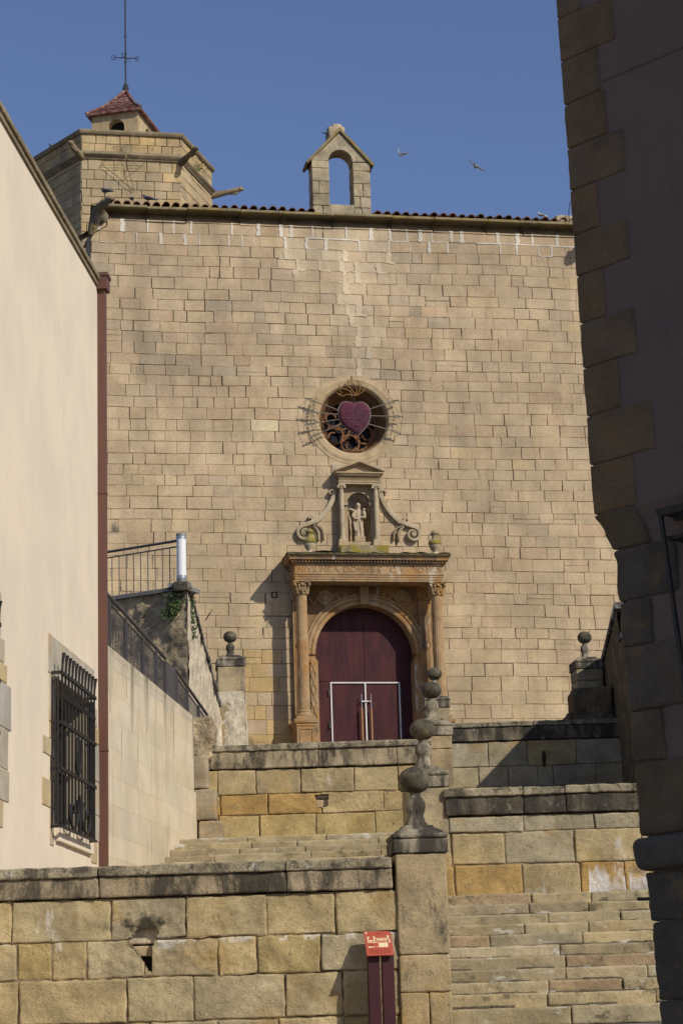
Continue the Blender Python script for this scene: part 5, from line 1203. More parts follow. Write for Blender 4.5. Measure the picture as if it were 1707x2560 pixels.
# wall 2 (right of the second pier)
bx2 = lambda L: [1.3 + (x - 505) / 335 for x in L]; w2x = bx2([1700])[0]
w2 = thing('parapet_wall', 'low stair wall with black weathered course above the right flight of steps', 'wall', (2.8, 27.6, 3.0), 0, 'parapet walls of the staircase')
zt = 4.72; rz = [(zt - .58, zt - .365), (zt - 1.0, zt - .58), (zt - 1.45, zt - 1.0), (zt - 1.62, zt - 1.45)]
def lime(u, v, c):      # white lime runs at the right end of the ochre course
    n = noise.noise(Vector((u * 13, v * 3, 2))) + .5 * noise.noise(Vector((u * 24, v * 14, 6)))
    a = 0
    if 3.08 < u < 3.56 and 3.33 < v < 3.72: a = (3.66 - v) * 2.4 + n * .75 - .05
    elif 3.6 < u < 4.6 and 3.33 < v < 3.62: a = (3.62 - v) * 3.0 + n * .5 - .1
    elif 2.2 < u < 2.5 and 3.33 < v < 3.48: a = (3.46 - v) * 3 + n * .8 - .1
    elif v < 3.27 and u > 2.6: a = .25 + n * .9
    return lerp3(c, (.74, .70, .66), min(.9, max(0, a * 1.6)))
m = rowwall(1.3, 27.6, rz, [bx2([440, 500, 825, 1140, 1420, 1700]), bx2([440, 505, 740, 1045, 1340, 1700]), bx2([440, 515, 810, 1065, 1260, 1500, 1700]), bx2([440, 505, 750, 1010, 1200, 1450, 1700])], [TG, T1, TO, TO], None, .45, .028, .011, w2x, colfn=lime)
part('masonry', m, M_ASH, w2, angle=55)
coping(1.2, w2x, 27.6, zt, .245, bx2([480, 830, 1015, 1365, 1700]), bx2([485, 830, 1020, 1380, 1700]), w2, fcol=(.17, .14, .10))
# white lime bloom on wall 2
bl = M(lambda u, w, v: Vector((u, 27.6 - w, v)))
# wall 3 (left, before the portal)
bx3 = lambda L: [-2.35 + (x - 40) / 204 for x in L]
w3 = thing('parapet_wall', 'stair wall with a small drain slot across the foot of the portal, left of the piers', 'wall', (-.6, 34.6, 4.7), 0, 'parapet walls of the staircase')
zt = 6.36; rz = [(zt - .83, zt - .42), (zt - 1.17, zt - .83), (zt - 1.55, zt - 1.17), (zt - 1.9, zt - 1.55)]
P3 = [bx3([x])[0] for x in (398, 446)]; HB = (P3[0], P3[1], 5.27, 5.5); h3 = inpoly([(P3[0], 5.50), (P3[1], 5.50), (P3[1] - .02, 5.30), (P3[0] + .05, 5.27)])
m = rowwall(-2.35, 34.6, rz, [bx3([-10, 70, 200, 352, 532, 682, 800]), bx3([-10, 78, 240, 420, 630, 800]), bx3([-10, 70, 210, 400, 600, 800]), bx3([-10, 150, 330, 560, 800])], [T3, TO, T2, T2], h3, .3, .05, .012, bx3([800])[0])
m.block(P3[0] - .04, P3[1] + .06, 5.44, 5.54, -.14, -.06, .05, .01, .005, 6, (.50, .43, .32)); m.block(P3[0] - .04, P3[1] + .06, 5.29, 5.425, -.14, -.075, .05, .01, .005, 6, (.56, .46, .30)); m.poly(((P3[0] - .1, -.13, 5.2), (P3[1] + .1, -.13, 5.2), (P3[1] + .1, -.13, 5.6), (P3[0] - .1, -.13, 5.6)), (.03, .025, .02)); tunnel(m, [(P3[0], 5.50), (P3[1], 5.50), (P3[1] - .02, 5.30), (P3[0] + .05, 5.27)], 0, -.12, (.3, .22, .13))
part('masonry', m, M_ASH, w3, angle=55)
coping(-2.4, 1.2, 34.6, zt, .295, bx3([-5, 415, 800]), bx3([-5, 415, 680, 800]), w3, fcol=(.43, .345, .22), gm=M_GRIM2)
# wall 4 (right, below the portal)
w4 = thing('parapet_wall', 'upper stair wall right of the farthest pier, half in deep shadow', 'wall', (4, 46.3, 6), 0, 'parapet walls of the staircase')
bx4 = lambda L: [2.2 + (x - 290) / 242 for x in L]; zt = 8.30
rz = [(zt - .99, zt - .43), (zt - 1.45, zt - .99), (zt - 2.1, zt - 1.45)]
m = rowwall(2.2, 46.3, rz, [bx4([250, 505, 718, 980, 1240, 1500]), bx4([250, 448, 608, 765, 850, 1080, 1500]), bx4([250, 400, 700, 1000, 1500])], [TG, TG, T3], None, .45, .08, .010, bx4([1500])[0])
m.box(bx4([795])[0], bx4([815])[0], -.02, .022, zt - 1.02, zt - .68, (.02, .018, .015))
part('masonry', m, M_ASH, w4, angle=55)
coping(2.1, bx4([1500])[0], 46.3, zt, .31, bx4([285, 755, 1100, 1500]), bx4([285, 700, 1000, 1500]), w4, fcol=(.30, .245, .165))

# ------------------------------------------------------------------ flights of steps
def flight(name, label, x0f, x1f, n, y0, dy, z0, dz, visible):
    t = thing(name, label, 'steps', ((x0f(0) + x1f(0)) / 2, y0, z0), 0, 'flights of stone steps')
    for k in range(n):
        m = M(); ya = y0 + k * dy; xa, xb = x0f(k), x1f(k); x = xa; za, zb = z0 + k * dz, z0 + (k + 1) * dz; off = rng.uniform(0, .5)
        while x < xb - .02:
            wd = rng.uniform(.7, 1.5); e = min(xb, x + wd if x > xa else x + wd - off * .4)
            if xb - e < .2: e = xb
            q = rng.random(); c = lerp3(T1, TG, rng.random()) if q < .85 else ((.50, .41, .26) if q < .96 else (.45, .33, .20))
            m.rbox(x + .002, e - .002, ya + rng.uniform(-.02, .012), ya + dy + .12, za - .06, zb + rng.uniform(-.008, .006), .035 if visible(k) else .25, .020, .008, 8, vary(c, .13, .03), 1.0, rng.random() * 40)
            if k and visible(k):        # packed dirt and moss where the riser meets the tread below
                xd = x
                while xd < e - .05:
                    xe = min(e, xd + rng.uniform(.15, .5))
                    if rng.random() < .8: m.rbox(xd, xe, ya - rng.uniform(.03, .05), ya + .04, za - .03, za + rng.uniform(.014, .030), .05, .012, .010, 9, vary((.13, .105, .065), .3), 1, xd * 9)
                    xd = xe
            x = e
        part('step', m, M_STEP, t, angle=55)
    return t
lx = lambda y: -3.3 + (y - 28.4) * .1299
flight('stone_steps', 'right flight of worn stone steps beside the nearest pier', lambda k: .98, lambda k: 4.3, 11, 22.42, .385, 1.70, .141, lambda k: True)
lxs = lambda y: lx(y) - .02 if y >= 28.4 else -3.42
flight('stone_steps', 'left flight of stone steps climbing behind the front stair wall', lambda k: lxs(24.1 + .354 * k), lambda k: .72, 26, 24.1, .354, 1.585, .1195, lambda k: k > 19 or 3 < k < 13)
fl_ = M(); fl_.box(-2.6, 1.0, 33.1, 34.7, 4.2, 4.66); fl_.box(1.0, 4.3, 26.6, 27.7, 1.4, 3.2); structure('stair_landing', fl_, M_PAVE)
m = M()
for k in range(9): m.rbox(2.7, 6.0, 40.0 + k * .42, 46.2, 4.7 + k * .2, 4.9 + k * .2, .5, .02, .005, 5, T3)
single('stone_steps', m, M_STEP, 'shaded upper flight of steps below the right stair wall', 'steps', (4, 40, 4.7), 0, 'flights of stone steps')

# ------------------------------------------------------------------ left: cream building
BH = radians(4.5); bd = Vector((sin(BH), cos(BH))); bn = Vector((cos(BH), -sin(BH)))
def BT(s, n_, z): return Vector((-3.33 + bd.x * s + bn.x * n_, 28.4 + bd.y * s + bn.y * n_, z))
bld = thing('cream_building', 'cream plastered building with barred stone-framed windows and a brown downpipe', 'building', BT(-5, 0, 1.2), 0)
wm = M(BT)
OP = [(-3.24, -1.0, 4.20, 5.98), (-8.36, -6.12, 4.20, 5.98)]
ss = sorted({-14, 0.0, *[o[0] for o in OP], *[o[1] for o in OP]} | {-14 + k for k in range(1, 14)}); zs = [0.2, 1.2, 2.2, 3.2, 4.2, 5.98, 7, 8, 9, 10, 11, 12.03]
for a, b in zip(ss, ss[1:]):
    for c, d in zip(zs, zs[1:]):
        mid = ((a + b) / 2, (c + d) / 2)
        if any(o[0] < mid[0] < o[1] and o[2] < mid[1] < o[3] for o in OP): continue
        wm.poly(((a, 0, c), (b, 0, c), (b, 0, d), (a, 0, d)))
wm.poly(((0, 0, .2), (0, -8, .2), (0, -8, 12.03), (0, 0, 12.03))); wm.poly(((-14, 0, .2), (-14, 0, 12.03), (-14, -8, 12.03), (-14, -8, .2))); wm.poly(((-14, -8, .2), (-14, -8, 12.03), (0, -8, 12.03), (0, -8, .2)))
bw = part('plaster_wall', wm, M_PLAS, bld, False)
for wi, (a, b, c, d) in enumerate(OP):
    sh_ = a - OP[0][0]
    w = M(BT); D = -.38
    w.poly(((a, 0, c), (a, D, c), (a, D, d), (a, 0, d))); w.poly(((b, 0, c), (b, 0, d), (b, D, d), (b, D, c))); w.poly(((a, 0, d), (a, D, d), (b, D, d), (b, 0, d))); w.poly(((a, 0, c), (b, 0, c), (b, D, c), (a, D, c)))
    for k in range(len(w.c)): w.c[k] = (.36, .30, .20)
    win = part('window', w, M_WFRAME, bld, False)
    gq = M(BT); gq.poly(((a, D + .01, c), (b, D + .01, c), (b, D + .01, d), (a, D + .01, d))); part('pane', gq, M_DARK, win, False)
    fq = M(BT)
    for q in range(5): x = a + (b - a) * q / 4; fq.box(x - .05, x + .05, D + .015, D + .06, c, d)
    for zz in (c + .05, (c + d) / 2, d - .05): fq.box(a, b, D + .015, D + .055, zz - .05, zz + .05)
    part('wooden_sash', fq, M_DARKM, win, False)
    st = M(BT)
    SB = [(-3.56, -.80, 5.985, 6.47, (.50, .445, .34)), (-3.50, -3.245, 5.40, 5.98, (.52, .45, .33)), (-3.48, -3.245, 5.20, 5.39, (.55, .42, .25)), (-3.82, -3.245, 4.98, 5.19, (.56, .46, .29)), (-3.40, -3.245, 4.70, 4.97, (.58, .38, .16)), (-3.85, -3.245, 4.36, 4.69, (.56, .44, .25)), (-3.42, -3.245, 3.92, 4.35, (.54, .44, .29)),
          (-.995, -.50, 5.50, 5.70, (.55, .42, .22)), (-.995, -.30, 5.0, 5.49, (.46, .42, .35)), (-.995, -.62, 5.71, 5.97, (.52, .44, .32)), (-.995, -.42, 4.55, 4.99, (.50, .43, .32)), (-.995, -.36, 4.2, 4.54, (.50, .43, .32)), (-.995, -.62, 3.9, 4.19, (.54, .42, .25))]
    for (p, q, r_, s_, cl) in SB: st.rbox(p + sh_, q + sh_, -.05, .012, r_, s_, .14, .008, .004, 6, cl, .5, p)
    part('stone_surround', st, M_WFRAME, win, angle=50)
    sl_ = M(BT); sl_.rbox(-3.12 + sh_, -1.05 + sh_, -.1, .05, 3.99, 4.19, .2, .01, .003, 5, (.66, .54, .38)); part('sill', sl_, M_PLAS, win)
    gr = M(BT); O = .13; gs, ge = -3.42 + sh_, -1.36 + sh_
    nb2 = 11
    for k in range(nb2):
        x = gs + .08 + (ge - gs - .12) * k / (nb2 - 1); gr.box(x - .011, x + .011, O - .011, O + .011, 4.14, 6.0)
        gr.tube([(x, O, 6.0), (x, O + .004, 6.10), (x, O + .010, 6.18), (x, O + .022, 6.25)], [.013, .015, .019, .024], 6)
    for zz in (6.0, 5.39, 4.83, 4.14):
        hgt = .022 if zz > 4.2 else .016
        gr.box(gs, ge + .04, O - .014, O + .016, zz - hgt, zz + hgt); gr.box(gs, gs + .024, 0, O, zz - .018, zz + .018); gr.box(ge, ge + .024, 0, O, zz - .018, zz + .018)
    for k in range(1, 4):
        for x in (gs, ge + .01): gr.box(x - .01, x + .01, O * k / 4 - .01, O * k / 4 + .01, 4.14, 5.95)
    for k in range(nb2 * 2 - 2):
        x = gs + .08 + (ge - gs - .12) * (k + .5) / (nb2 * 2 - 2); gr.tube([(x + .042 * cos(q * pi / 4), O + .013, 5.72 + .03 * sin(q * pi / 4)) for q in range(8)], .007, 5, True)
    ovx = (gs + ge) / 2 - .08
    gr.tube([(ovx + .13 * cos(2 * pi * q / 24), O + .016, 5.085 + .235 * sin(2 * pi * q / 24)) for q in range(24)], .018, 6, True)
    gr.box(ovx - .12, ovx + .12, O + .004, O + .03, 5.13, 5.155); gr.box(ovx - .012, ovx + .012, O + .004, O + .032, 4.86, 5.31)
    for (sx, sg) in ((gs + .62, 1), (ge - .62, -1)):
        sp_ = [(sx + sg * cos(t) * (.05 + .043 * t * .9), O + .02, 4.36 + sin(t) * (.04 + .030 * t)) for t in [q * .32 for q in range(23)]]
        gr.tube(sp_, .020, 6)
    gr.tube([((gs + ge) / 2 - .02, O + .02, 4.62), ((gs + ge) / 2 + .02, O + .02, 4.4), ((gs + ge) / 2, O + .02, 4.14)], .013, 6)
    part('window_grille', gr, M_IRON, win, False)
# eave: moulded soffit slabs
ev = M(BT); s_ = -14
while s_ < -.60:
    e = min(s_ + rng.uniform(.75, .95), -.57); ev.rbox(s_ + .004, e - .004, -.4, .03, 12.035, 12.10, .2, .012, .004, 5, (.23, .19, .125)); ev.rbox(s_ + .006, e - .006, -.4, .06, 12.105, 12.19, .2, .02, .006, 5, (.20, .17, .12)); s_ = e
part('eave', ev, M_CORN, bld)
rf = M(BT); rf.poly(((-14, .04, 12.195), (0, .04, 12.195), (0, -8, 13.4), (-14, -8, 13.4))); part('roof', rf, M_TILE, bld, False)
dpq = M(BT); dpq.box(-.50, -.39, .004, .115, .8, 12.05, mi=0); dpq.box(-.51, -.38, .004, .12, 5.42, 5.46); dpq.box(-.51, -.38, .004, .12, 9.0, 9.04)
pp_ = part('downpipe', dpq, M_PIPE, bld, False)
hq = M(BT); hq.box(-.56, -.32, .004, .15, 12.0, 12.20); hq.moulding([(-.56, .004), (-.32, .004), (-.32, .15), (-.56, .15)], [(0, 12.19), (.015, 12.19), (.015, 12.24), (0, 12.24)], True); part('hopper', hq, M_PIPE, pp_, False)

# ------------------------------------------------------------------ pale retaining wall with railing
RH = radians(7.4); rd = Vector((sin(RH), cos(RH))); rn = Vector((cos(RH), -sin(RH)))
def RT(s, n_, z): return Vector((-3.3 + rd.x * s + rn.x * n_, 28.4 + rd.y * s + rn.y * n_, z))
ret = thing('retaining_wall', 'pale smooth limestone retaining wall between the downpipe and the stair', 'wall', RT(3, 0, 3), 0)
m = M(RT); rows_ = [(3.2, 3.62), (3.62, 4.06), (4.06, 4.37), (4.37, 4.78), (4.78, 5.16), (5.16, 5.56), (5.56, 5.94), (5.94, 6.32), (6.32, 6.68)]
for (a, b) in rows_:
    x = -.05 - rng.uniform(0, .8); end = 5.78 if a > 5.5 else 7.0
    while x < end:
        wd = rng.uniform(.75, 1.35); p, q = max(-.05, x), min(end, x + wd); x += wd
        if q - p > .05:
            c = vary(rng.choice(((.70, .585, .41), (.72, .61, .44), (.68, .57, .40), (.70, .60, .43))), .045, .012); m.poly(((p + .001, 0, a + .001), (q - .001, 0, a + .001), (q - .001, 0, b - .001), (p + .001, 0, b - .001)), c)
pts = [(-.05, 6.68), (5.78, 6.68), (5.78, 6.80), (-.05, 6.96)]; x = -.05
while x < 5.78:
    e = min(5.78, x + rng.uniform(.8, 1.3)); zt_ = lambda s: 6.96 - .16 * s / 5.8
    m.poly(((x + .003, 0, 6.683), (e - .003, 0, 6.683), (e - .003, 0, zt_(e)), (x + .003, 0, zt_(x))), vary((.64, .55, .41), .05, .01)); m.poly(((x, 0, zt_(x)), (e, 0, zt_(e)), (e, -.4, zt_(e)), (x, -.4, zt_(x))), (.5, .43, .32)); x = e
for i in range(140):          # dark run-off streaks below the coping line
    for j in range(14):
        u0, u1 = 5.78 * i / 140, 5.78 * (i + 1) / 140; t0, t1 = j / 14, (j + 1) / 14; zt0 = 6.96 - .16 * u0 / 5.8; um = (u0 + u1) / 2
        n1 = noise.noise(Vector((um * 2.3, 7, 1))) + .8 * noise.noise(Vector((um * 6.5, 3, 2))); ln = .35 + .75 * abs(noise.noise(Vector((um * 3.1, 1, 9))))
        a = max(0, n1 - .12) * 1.5 * max(0, 1 - ((t0 + t1) / 2) / ln) + (.25 if j == 0 else 0) * max(0, .4 + noise.noise(Vector((um * 4, 2, 2))))
        if a < .06: continue
        m.poly(((u0, .003, zt0 - 1.25 * t1), (u1, .003, zt0 - 1.25 * t1), (u1, .003, zt0 - 1.25 * t0), (u0, .003, zt0 - 1.25 * t0)), lerp3((.66, .56, .41), (.20, .175, .125), min(.85, a)))
m.box(-.05, 5.79, -.4, -.004, 2.5, 6.76, (.52, .44, .32)); m.box(5.79, 7.0, -.4, -.004, 2.5, 5.54, (.52, .44, .32))
m.poly(((5.78, 0, 3.2), (5.78, -.4, 3.2), (5.78, -.4, 6.8), (5.78, 0, 6.8)), (.5, .42, .3))
part('limestone_facing', m, M_PALE, ret, False)
rl = thing('railing', 'dark grey steel railing with close bars sloping down on the pale retaining wall', 'railing', RT(3, -.12, 6.9), 0)
zt_r = lambda s: 7.82 - .072 * s if s < 5 else 7.46 - .145 * (s - 5)
zb_r = lambda s: 7.00 - .03 * s if s < 5.8 else 6.83
N0 = -.12
m = M(RT); m.tube([(.0, N0, zt_r(0)), (4.25, N0, zt_r(4.25))], .026, 8); m.tube([(5.0, N0, zt_r(5.0)), (7.55, N0, zt_r(7.55))], .026, 8); m.box(0, .01, N0, N0 + .01, 7, 7.01); part('handrail', m, M_RAIL, rl)
m = M(RT)
for (a, b) in ((0, 4.25), (5.0, 7.5)):
    m.tube([(a, N0, zt_r(a) - .10), (b, N0, zt_r(b) - .10)], .014, 6); m.tube([(a, N0, zb_r(a) + .03), (b, N0, zb_r(b) + .03)], .014, 6)
part('rails', m, M_RAIL, rl)
s_ = .05; nbal = 0
while s_ < 7.5:
    if not 4.2 < s_ < 5.02:
        m = M(RT); m.box(s_ - .004, s_ + .004, N0 - .0055, N0 + .0055, zb_r(s_), zt_r(s_) - .10); part('baluster', m, M_RAIL, rl, False); nbal += 1
    s_ += .092
for s_ in (.55, 1.55, 2.65, 3.55, 4.22, 5.02, 5.9, 6.8, 7.5):
    m = M(RT); m.box(s_ - .018, s_ + .018, N0 - .03, N0 + .03, zb_r(s_) - .05, zt_r(s_) - .06); m.tube([(s_, N0, zt_r(s_) - .1), (s_, N0, zt_r(s_))], .008, 6); part('post', m, M_RAIL, rl, False)
m = M(RT); m.poly(((4.25, N0, zb_r(4.25)), (5.0, N0, zb_r(5.0) - .05), (5.0, N0, zt_r(5.0)), (4.25, N0, zt_r(4.25) - .03))); m.poly(((4.25, N0 - .02, zb_r(4.25)), (4.25, N0 - .02, zt_r(4.25) - .03), (5.0, N0 - .02, zt_r(5.0)), (5.0, N0 - .02, zb_r(5.0) - .05)))
m.poly(((5.0, N0, zb_r(5) - .05), (5.0, N0 - .02, zb_r(5) - .05), (5.0, N0 - .02, zt_r(5)), (5.0, N0, zt_r(5)))); m.poly(((4.25, N0, zt_r(4.25) - .03), (5.0, N0, zt_r(5)), (5.0, N0 - .02, zt_r(5)), (4.25, N0 - .02, zt_r(4.25) - .03))); part('panel', m, M_RAIL, rl, False)

# worn stone stub where the retaining wall meets the upper stair wall
m = M()
m.rbox(-2.64, -2.26, 34.42, 35.6, 6.10, 6.84, .06, .05, .045, 5, (.30, .25, .17), 1.2, 1); single('worn_wall_end', m, M_RUB, 'dark worn stone lump at the foot of the grey railing', 'stone block', (-2.45, 35, 6.2))
m = M(); m.rbox(-2.60, -2.33, 34.30, 34.9, 5.62, 6.16, .09, .03, .015, 5, (.45, .36, .24), .6, 2); m.rbox(-2.62, -2.20, 34.28, 34.9, 5.1, 5.61, .09, .03, .012, 5, (.37, .30, .2), .6, 4); m.rbox(-2.5, -2.1, 34.28, 34.9, 4.5, 5.09, .09, .03, .012, 5, (.48, .38, .24), .6, 6)
single('bonding_stones', m, M_ASH, 'column of irregular corner blocks at the left end of the slotted stair wall', 'stone blocks', (-2.4, 34.6, 4.5))

# ------------------------------------------------------------------ upper terrace wall at the left, with railing and lamp
tc = Vector((-3.30, 42.94)); th = radians(298); td = Vector((sin(th), cos(th))); E1 = tc + td * 3.6; E2 = Vector((-3.12, 50.2))
ter = thing('terrace_wall', 'rough rubble terrace wall with a pale lit side sloping down to the left pier', 'wall', (tc.x, tc.y, 7), 0)
m = M(); m.sheet((E1.x, E1.y, 6), (tc.x, tc.y, 6), (tc.x, tc.y, 10.83), (E1.x, E1.y, 10.83), 70, 90, .05, 2.6, seed=3); part('rubble_face', m, M_RUB, ter)
m = M(); m.sheet((tc.x, tc.y, 6), (E2.x, E2.y, 6), (E2.x, E2.y, 9.45), (tc.x, tc.y, 10.90), 120, 70, .035, 2.2, seed=8); part('side_face', m, M_RUBL, ter)
m = M()
K = 14
for k in range(K):
    t0, t1 = k / K, (k + 1) / K; p, q = tc.lerp(E2, t0), tc.lerp(E2, t1); z0, z1 = 10.90 + (9.45 - 10.9) * t0, 10.90 + (9.45 - 10.9) * t1; j = .02 * rng.uniform(-1, 1)
    for (a0, b0, o) in ((.05, .0, 0),): 
        A = [(p.x + .06 + j, p.y, z0 + .0), (q.x + .06 + j, q.y, z1 + .0), (q.x + .06 + j, q.y, z1 + .09), (p.x + .06 + j, p.y, z0 + .09)]; B = [(x - .5, y, z) for x, y, z in A]
        m.poly(A); m.poly((A[3], A[2], B[2], B[3])); m.poly((A[0], B[0], B[1], A[1])); m.poly((A[0], A[3], B[3], B[0])); m.poly((A[1], B[1], B[2], A[2]))
part('sloping_coping', m, M_GRIME, ter, False)
m = M(); nrm = Vector((td.y, -td.x)); nrm = nrm if nrm.y < 0 else -nrm
p0, p1 = tc + nrm * .08 - td * .0, E1 + nrm * .08; q0, q1 = tc - nrm * .5, E1 - nrm * .5
P_ = [(p1.x, p1.y), (p0.x, p0.y), (q0.x, q0.y), (q1.x, q1.y)]
m.poly([(x, y, 10.92) for x, y in P_]); m.poly([(x, y, 10.84) for x, y in P_][::-1])
for k in range(4): a, b = P_[k], P_[(k + 1) % 4]; m.poly(((a[0], a[1], 10.84), (b[0], b[1], 10.84), (b[0], b[1], 10.92), (a[0], a[1], 10.92)))
part('slab', m, M_GALV, ter, False)
m = M(); m.rbox(tc.x - .30, tc.x + .05, tc.y - .1, tc.y + .5, 10.80, 11.01, .07, .05, .03, 5, (.3, .25, .17), .5, 3); part('corner_stone', m, M_GRIME, ter)
m = M(); pe = [(tc.x, tc.y), (E2.x, E2.y), (-9, 50.2), (E1.x, E1.y)]; m.poly([(x, y, 10.835 if k in (0, 3) else 9.3) for k, (x, y) in enumerate(pe)]); part('terrace_top', m, M_PAVE, ter, False)
tr_ = thing('railing', 'thin bar steel railing on the upper terrace beside the lamp post', 'railing', (tc.x - 1, tc.y + .8, 10.92), 0)
TP = lambda s, z: (tc.x + td.x * s, tc.y + td.y * s, z)
m = M(); m.tube([TP(.16, 11.93), TP(3.5, 11.93)], .03, 8); part('handrail', m, M_RAIL, tr_)
m = M(); m.tube([TP(.22, 11.80), TP(3.5, 11.80)], .016, 6); m.tube([TP(.95, 11.80), TP(.95, 11.93)], .01, 5); m.tube([TP(2.1, 11.80), TP(2.1, 11.93)], .01, 5); part('rails', m, M_RAIL, tr_)
s_ = .43; k = 0
while s_ < 3.4:
    m = M(); m.tube([TP(s_, 10.92), TP(s_, 11.80)], .011, 5); part('baluster', m, M_RAIL, tr_); s_ += .185
m = M(); a = TP(.22, 0); m.box(a[0] - .025, a[0] + .025, a[1] - .025, a[1] + .025, 10.92, 11.84); part('post', m, M_RAIL, tr_, False)
lp = thing('bollard_lamp', 'white cylindrical bollard lamp with grey cap on the terrace corner', 'lamp', (-3.42, 43.0, 10.99), 0)
L0 = (-3.42, 43.0, 0)
m = M(); m.lathe([(.105, 10.98), (.105, 11.08), (.10, 11.085)], L0, 24); part('base', m, M_GALV, lp)
m = M(); m.lathe([(.108, 11.085), (.108, 11.15), (.10, 11.155)], L0, 24); m.lathe([(.10, 11.945), (.108, 11.95), (.108, 12.0)], L0, 24); part('collar', m, M_STEEL, lp)
m = M(); m.lathe([(.100, 11.15), (.100, 11.95)], L0, 28); part('diffuser', m, M_LAMPW, lp)
m = M(); m.lathe([(.108, 12.0), (.11, 12.055), (.10, 12.07)], L0, 24); part('cap', m, M_GALV, lp)
m = M(); rg = random.Random(2)
for k in range(9): leaves(m, (tc.x - .30 + .10 * rg.uniform(-1.6, 1.2), tc.y - .03 + .1, 10.55 + rg.uniform(-.25, .12)), .17, 60, .06, (1, .5, .9), rg)
single('ivy_clump', m, M_LEAF, 'dark green ivy clump hanging under the terrace slab', 'plant', (tc.x - .3, tc.y, 10.5), smooth=False)
m = M()
for k in range(8): leaves(m, (tc.x + .06, tc.y + .5 + .05 * k, 10.75 - .11 * k), .12, 40, .055, (.4, .8, 1), rg)
single('ivy_clump', m, M_LEAF, 'narrow ivy strand trailing down the pale lit side of the terrace wall', 'plant', (tc.x + .05, tc.y + .5, 10.3), smooth=False)
# low worn plinth wall behind the left pier base
m = M(); m.sheet((-3.3, 50.62, 6.5), (-2.42, 50.62, 6.5), (-2.53, 50.64, 9.9), (-3.25, 50.64, 9.9), 26, 60, .03, 3, seed=4); m.sheet((-2.42, 50.62, 6.5), (-2.42, 51.6, 6.5), (-2.53, 51.6, 9.9), (-2.53, 50.64, 9.9), 20, 60, .02, 3, seed=5)
m.sheet((-4.0, 50.3, 6.5), (-3.0, 50.5, 6.5), (-3.1, 50.6, 9.3), (-3.5, 50.4, 9.3), 26, 60, .03, 3, seed=6)
single('eroded_plinth', m, M_RUBL, 'pale eroded masonry under the left ball pier', 'plinth', (-2.9, 50.7, 7))
m = M(FT); m.rbox(-3.2, -2.85, .2, .5, 7.6, 8.95, .1, .06, .04, 5, (.4, .29, .14), .8, 2); single('loose_stone', m, M_ASH, 'small rough stone stub behind the stair wall left of the portal', 'stone', FT(-3, .3, 7.6))

# ------------------------------------------------------------------ right: shaded flank wall
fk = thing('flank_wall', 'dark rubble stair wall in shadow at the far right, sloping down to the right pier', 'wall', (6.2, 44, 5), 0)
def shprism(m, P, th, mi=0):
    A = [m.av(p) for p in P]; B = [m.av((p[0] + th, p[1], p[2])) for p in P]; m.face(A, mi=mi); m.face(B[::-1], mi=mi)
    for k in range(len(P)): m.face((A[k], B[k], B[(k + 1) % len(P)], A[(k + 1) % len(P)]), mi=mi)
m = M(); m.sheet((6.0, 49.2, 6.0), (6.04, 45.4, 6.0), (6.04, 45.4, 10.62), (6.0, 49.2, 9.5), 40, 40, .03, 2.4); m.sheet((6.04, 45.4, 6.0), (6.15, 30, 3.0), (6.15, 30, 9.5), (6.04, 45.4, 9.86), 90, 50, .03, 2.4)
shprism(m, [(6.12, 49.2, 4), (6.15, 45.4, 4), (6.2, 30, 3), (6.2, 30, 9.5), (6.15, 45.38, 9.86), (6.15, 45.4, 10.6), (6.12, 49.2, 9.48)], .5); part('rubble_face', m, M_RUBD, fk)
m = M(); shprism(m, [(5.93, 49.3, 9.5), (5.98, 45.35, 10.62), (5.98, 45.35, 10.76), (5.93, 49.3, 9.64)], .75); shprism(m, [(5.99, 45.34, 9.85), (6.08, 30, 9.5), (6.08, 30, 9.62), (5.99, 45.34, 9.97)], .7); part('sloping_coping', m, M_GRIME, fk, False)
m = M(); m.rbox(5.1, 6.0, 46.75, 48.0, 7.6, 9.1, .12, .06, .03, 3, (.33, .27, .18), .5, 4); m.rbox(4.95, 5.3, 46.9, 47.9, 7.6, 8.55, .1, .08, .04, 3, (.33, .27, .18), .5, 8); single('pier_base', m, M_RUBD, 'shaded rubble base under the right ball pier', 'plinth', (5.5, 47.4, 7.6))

# ------------------------------------------------------------------ right: dark corner building
CB = Vector((1.66, 13.0)); ch = radians(134.6); cd = Vector((sin(ch), cos(ch))); cn_ = Vector((cd.y, -cd.x)); cn_ = cn_ if cn_.x < 0 else -cn_
BAT = [(1.2, .20), (2.1, .175), (2.55, .155), (2.80, .13), (3.07, .135), (3.6, .115), (4.0, .10), (4.5, .10), (4.70, .03), (4.80, -.035), (5.2, -.045), (6.1, -.05), (8.5, -.075), (9.2, -.08)]
def lean(z):
    for a, b in zip(BAT, BAT[1:]):
        if a[0] <= z <= b[0]: return a[1] + (b[1] - a[1]) * (z - a[0]) / (b[0] - a[0])
    return BAT[0][1] if z < BAT[0][0] else BAT[-1][1]
def CT_(s, n_, z): return Vector((CB.x + cd.x * s + cn_.x * n_ + lean(z), CB.y + cd.y * s + cn_.y * n_, z))
cbd = thing('corner_building', 'dark shaded building at the right edge with rough stone corner blocks', 'building', (CB.x + 2, CB.y - 1.2, 0), 0)
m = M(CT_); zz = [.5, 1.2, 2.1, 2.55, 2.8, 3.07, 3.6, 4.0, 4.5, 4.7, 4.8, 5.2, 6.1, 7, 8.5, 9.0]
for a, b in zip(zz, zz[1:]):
    m.poly(((.04, 0, a), (9, 0, a), (9, 0, b), (.04, 0, b))); m.poly(((.04, 0, b), (2.5, -.95, b), (2.5, -.95, a), (.04, 0, a))); m.poly(((2.5, -.95, b), (9, -1.2, b), (9, -1.2, a), (2.5, -.95, a)))
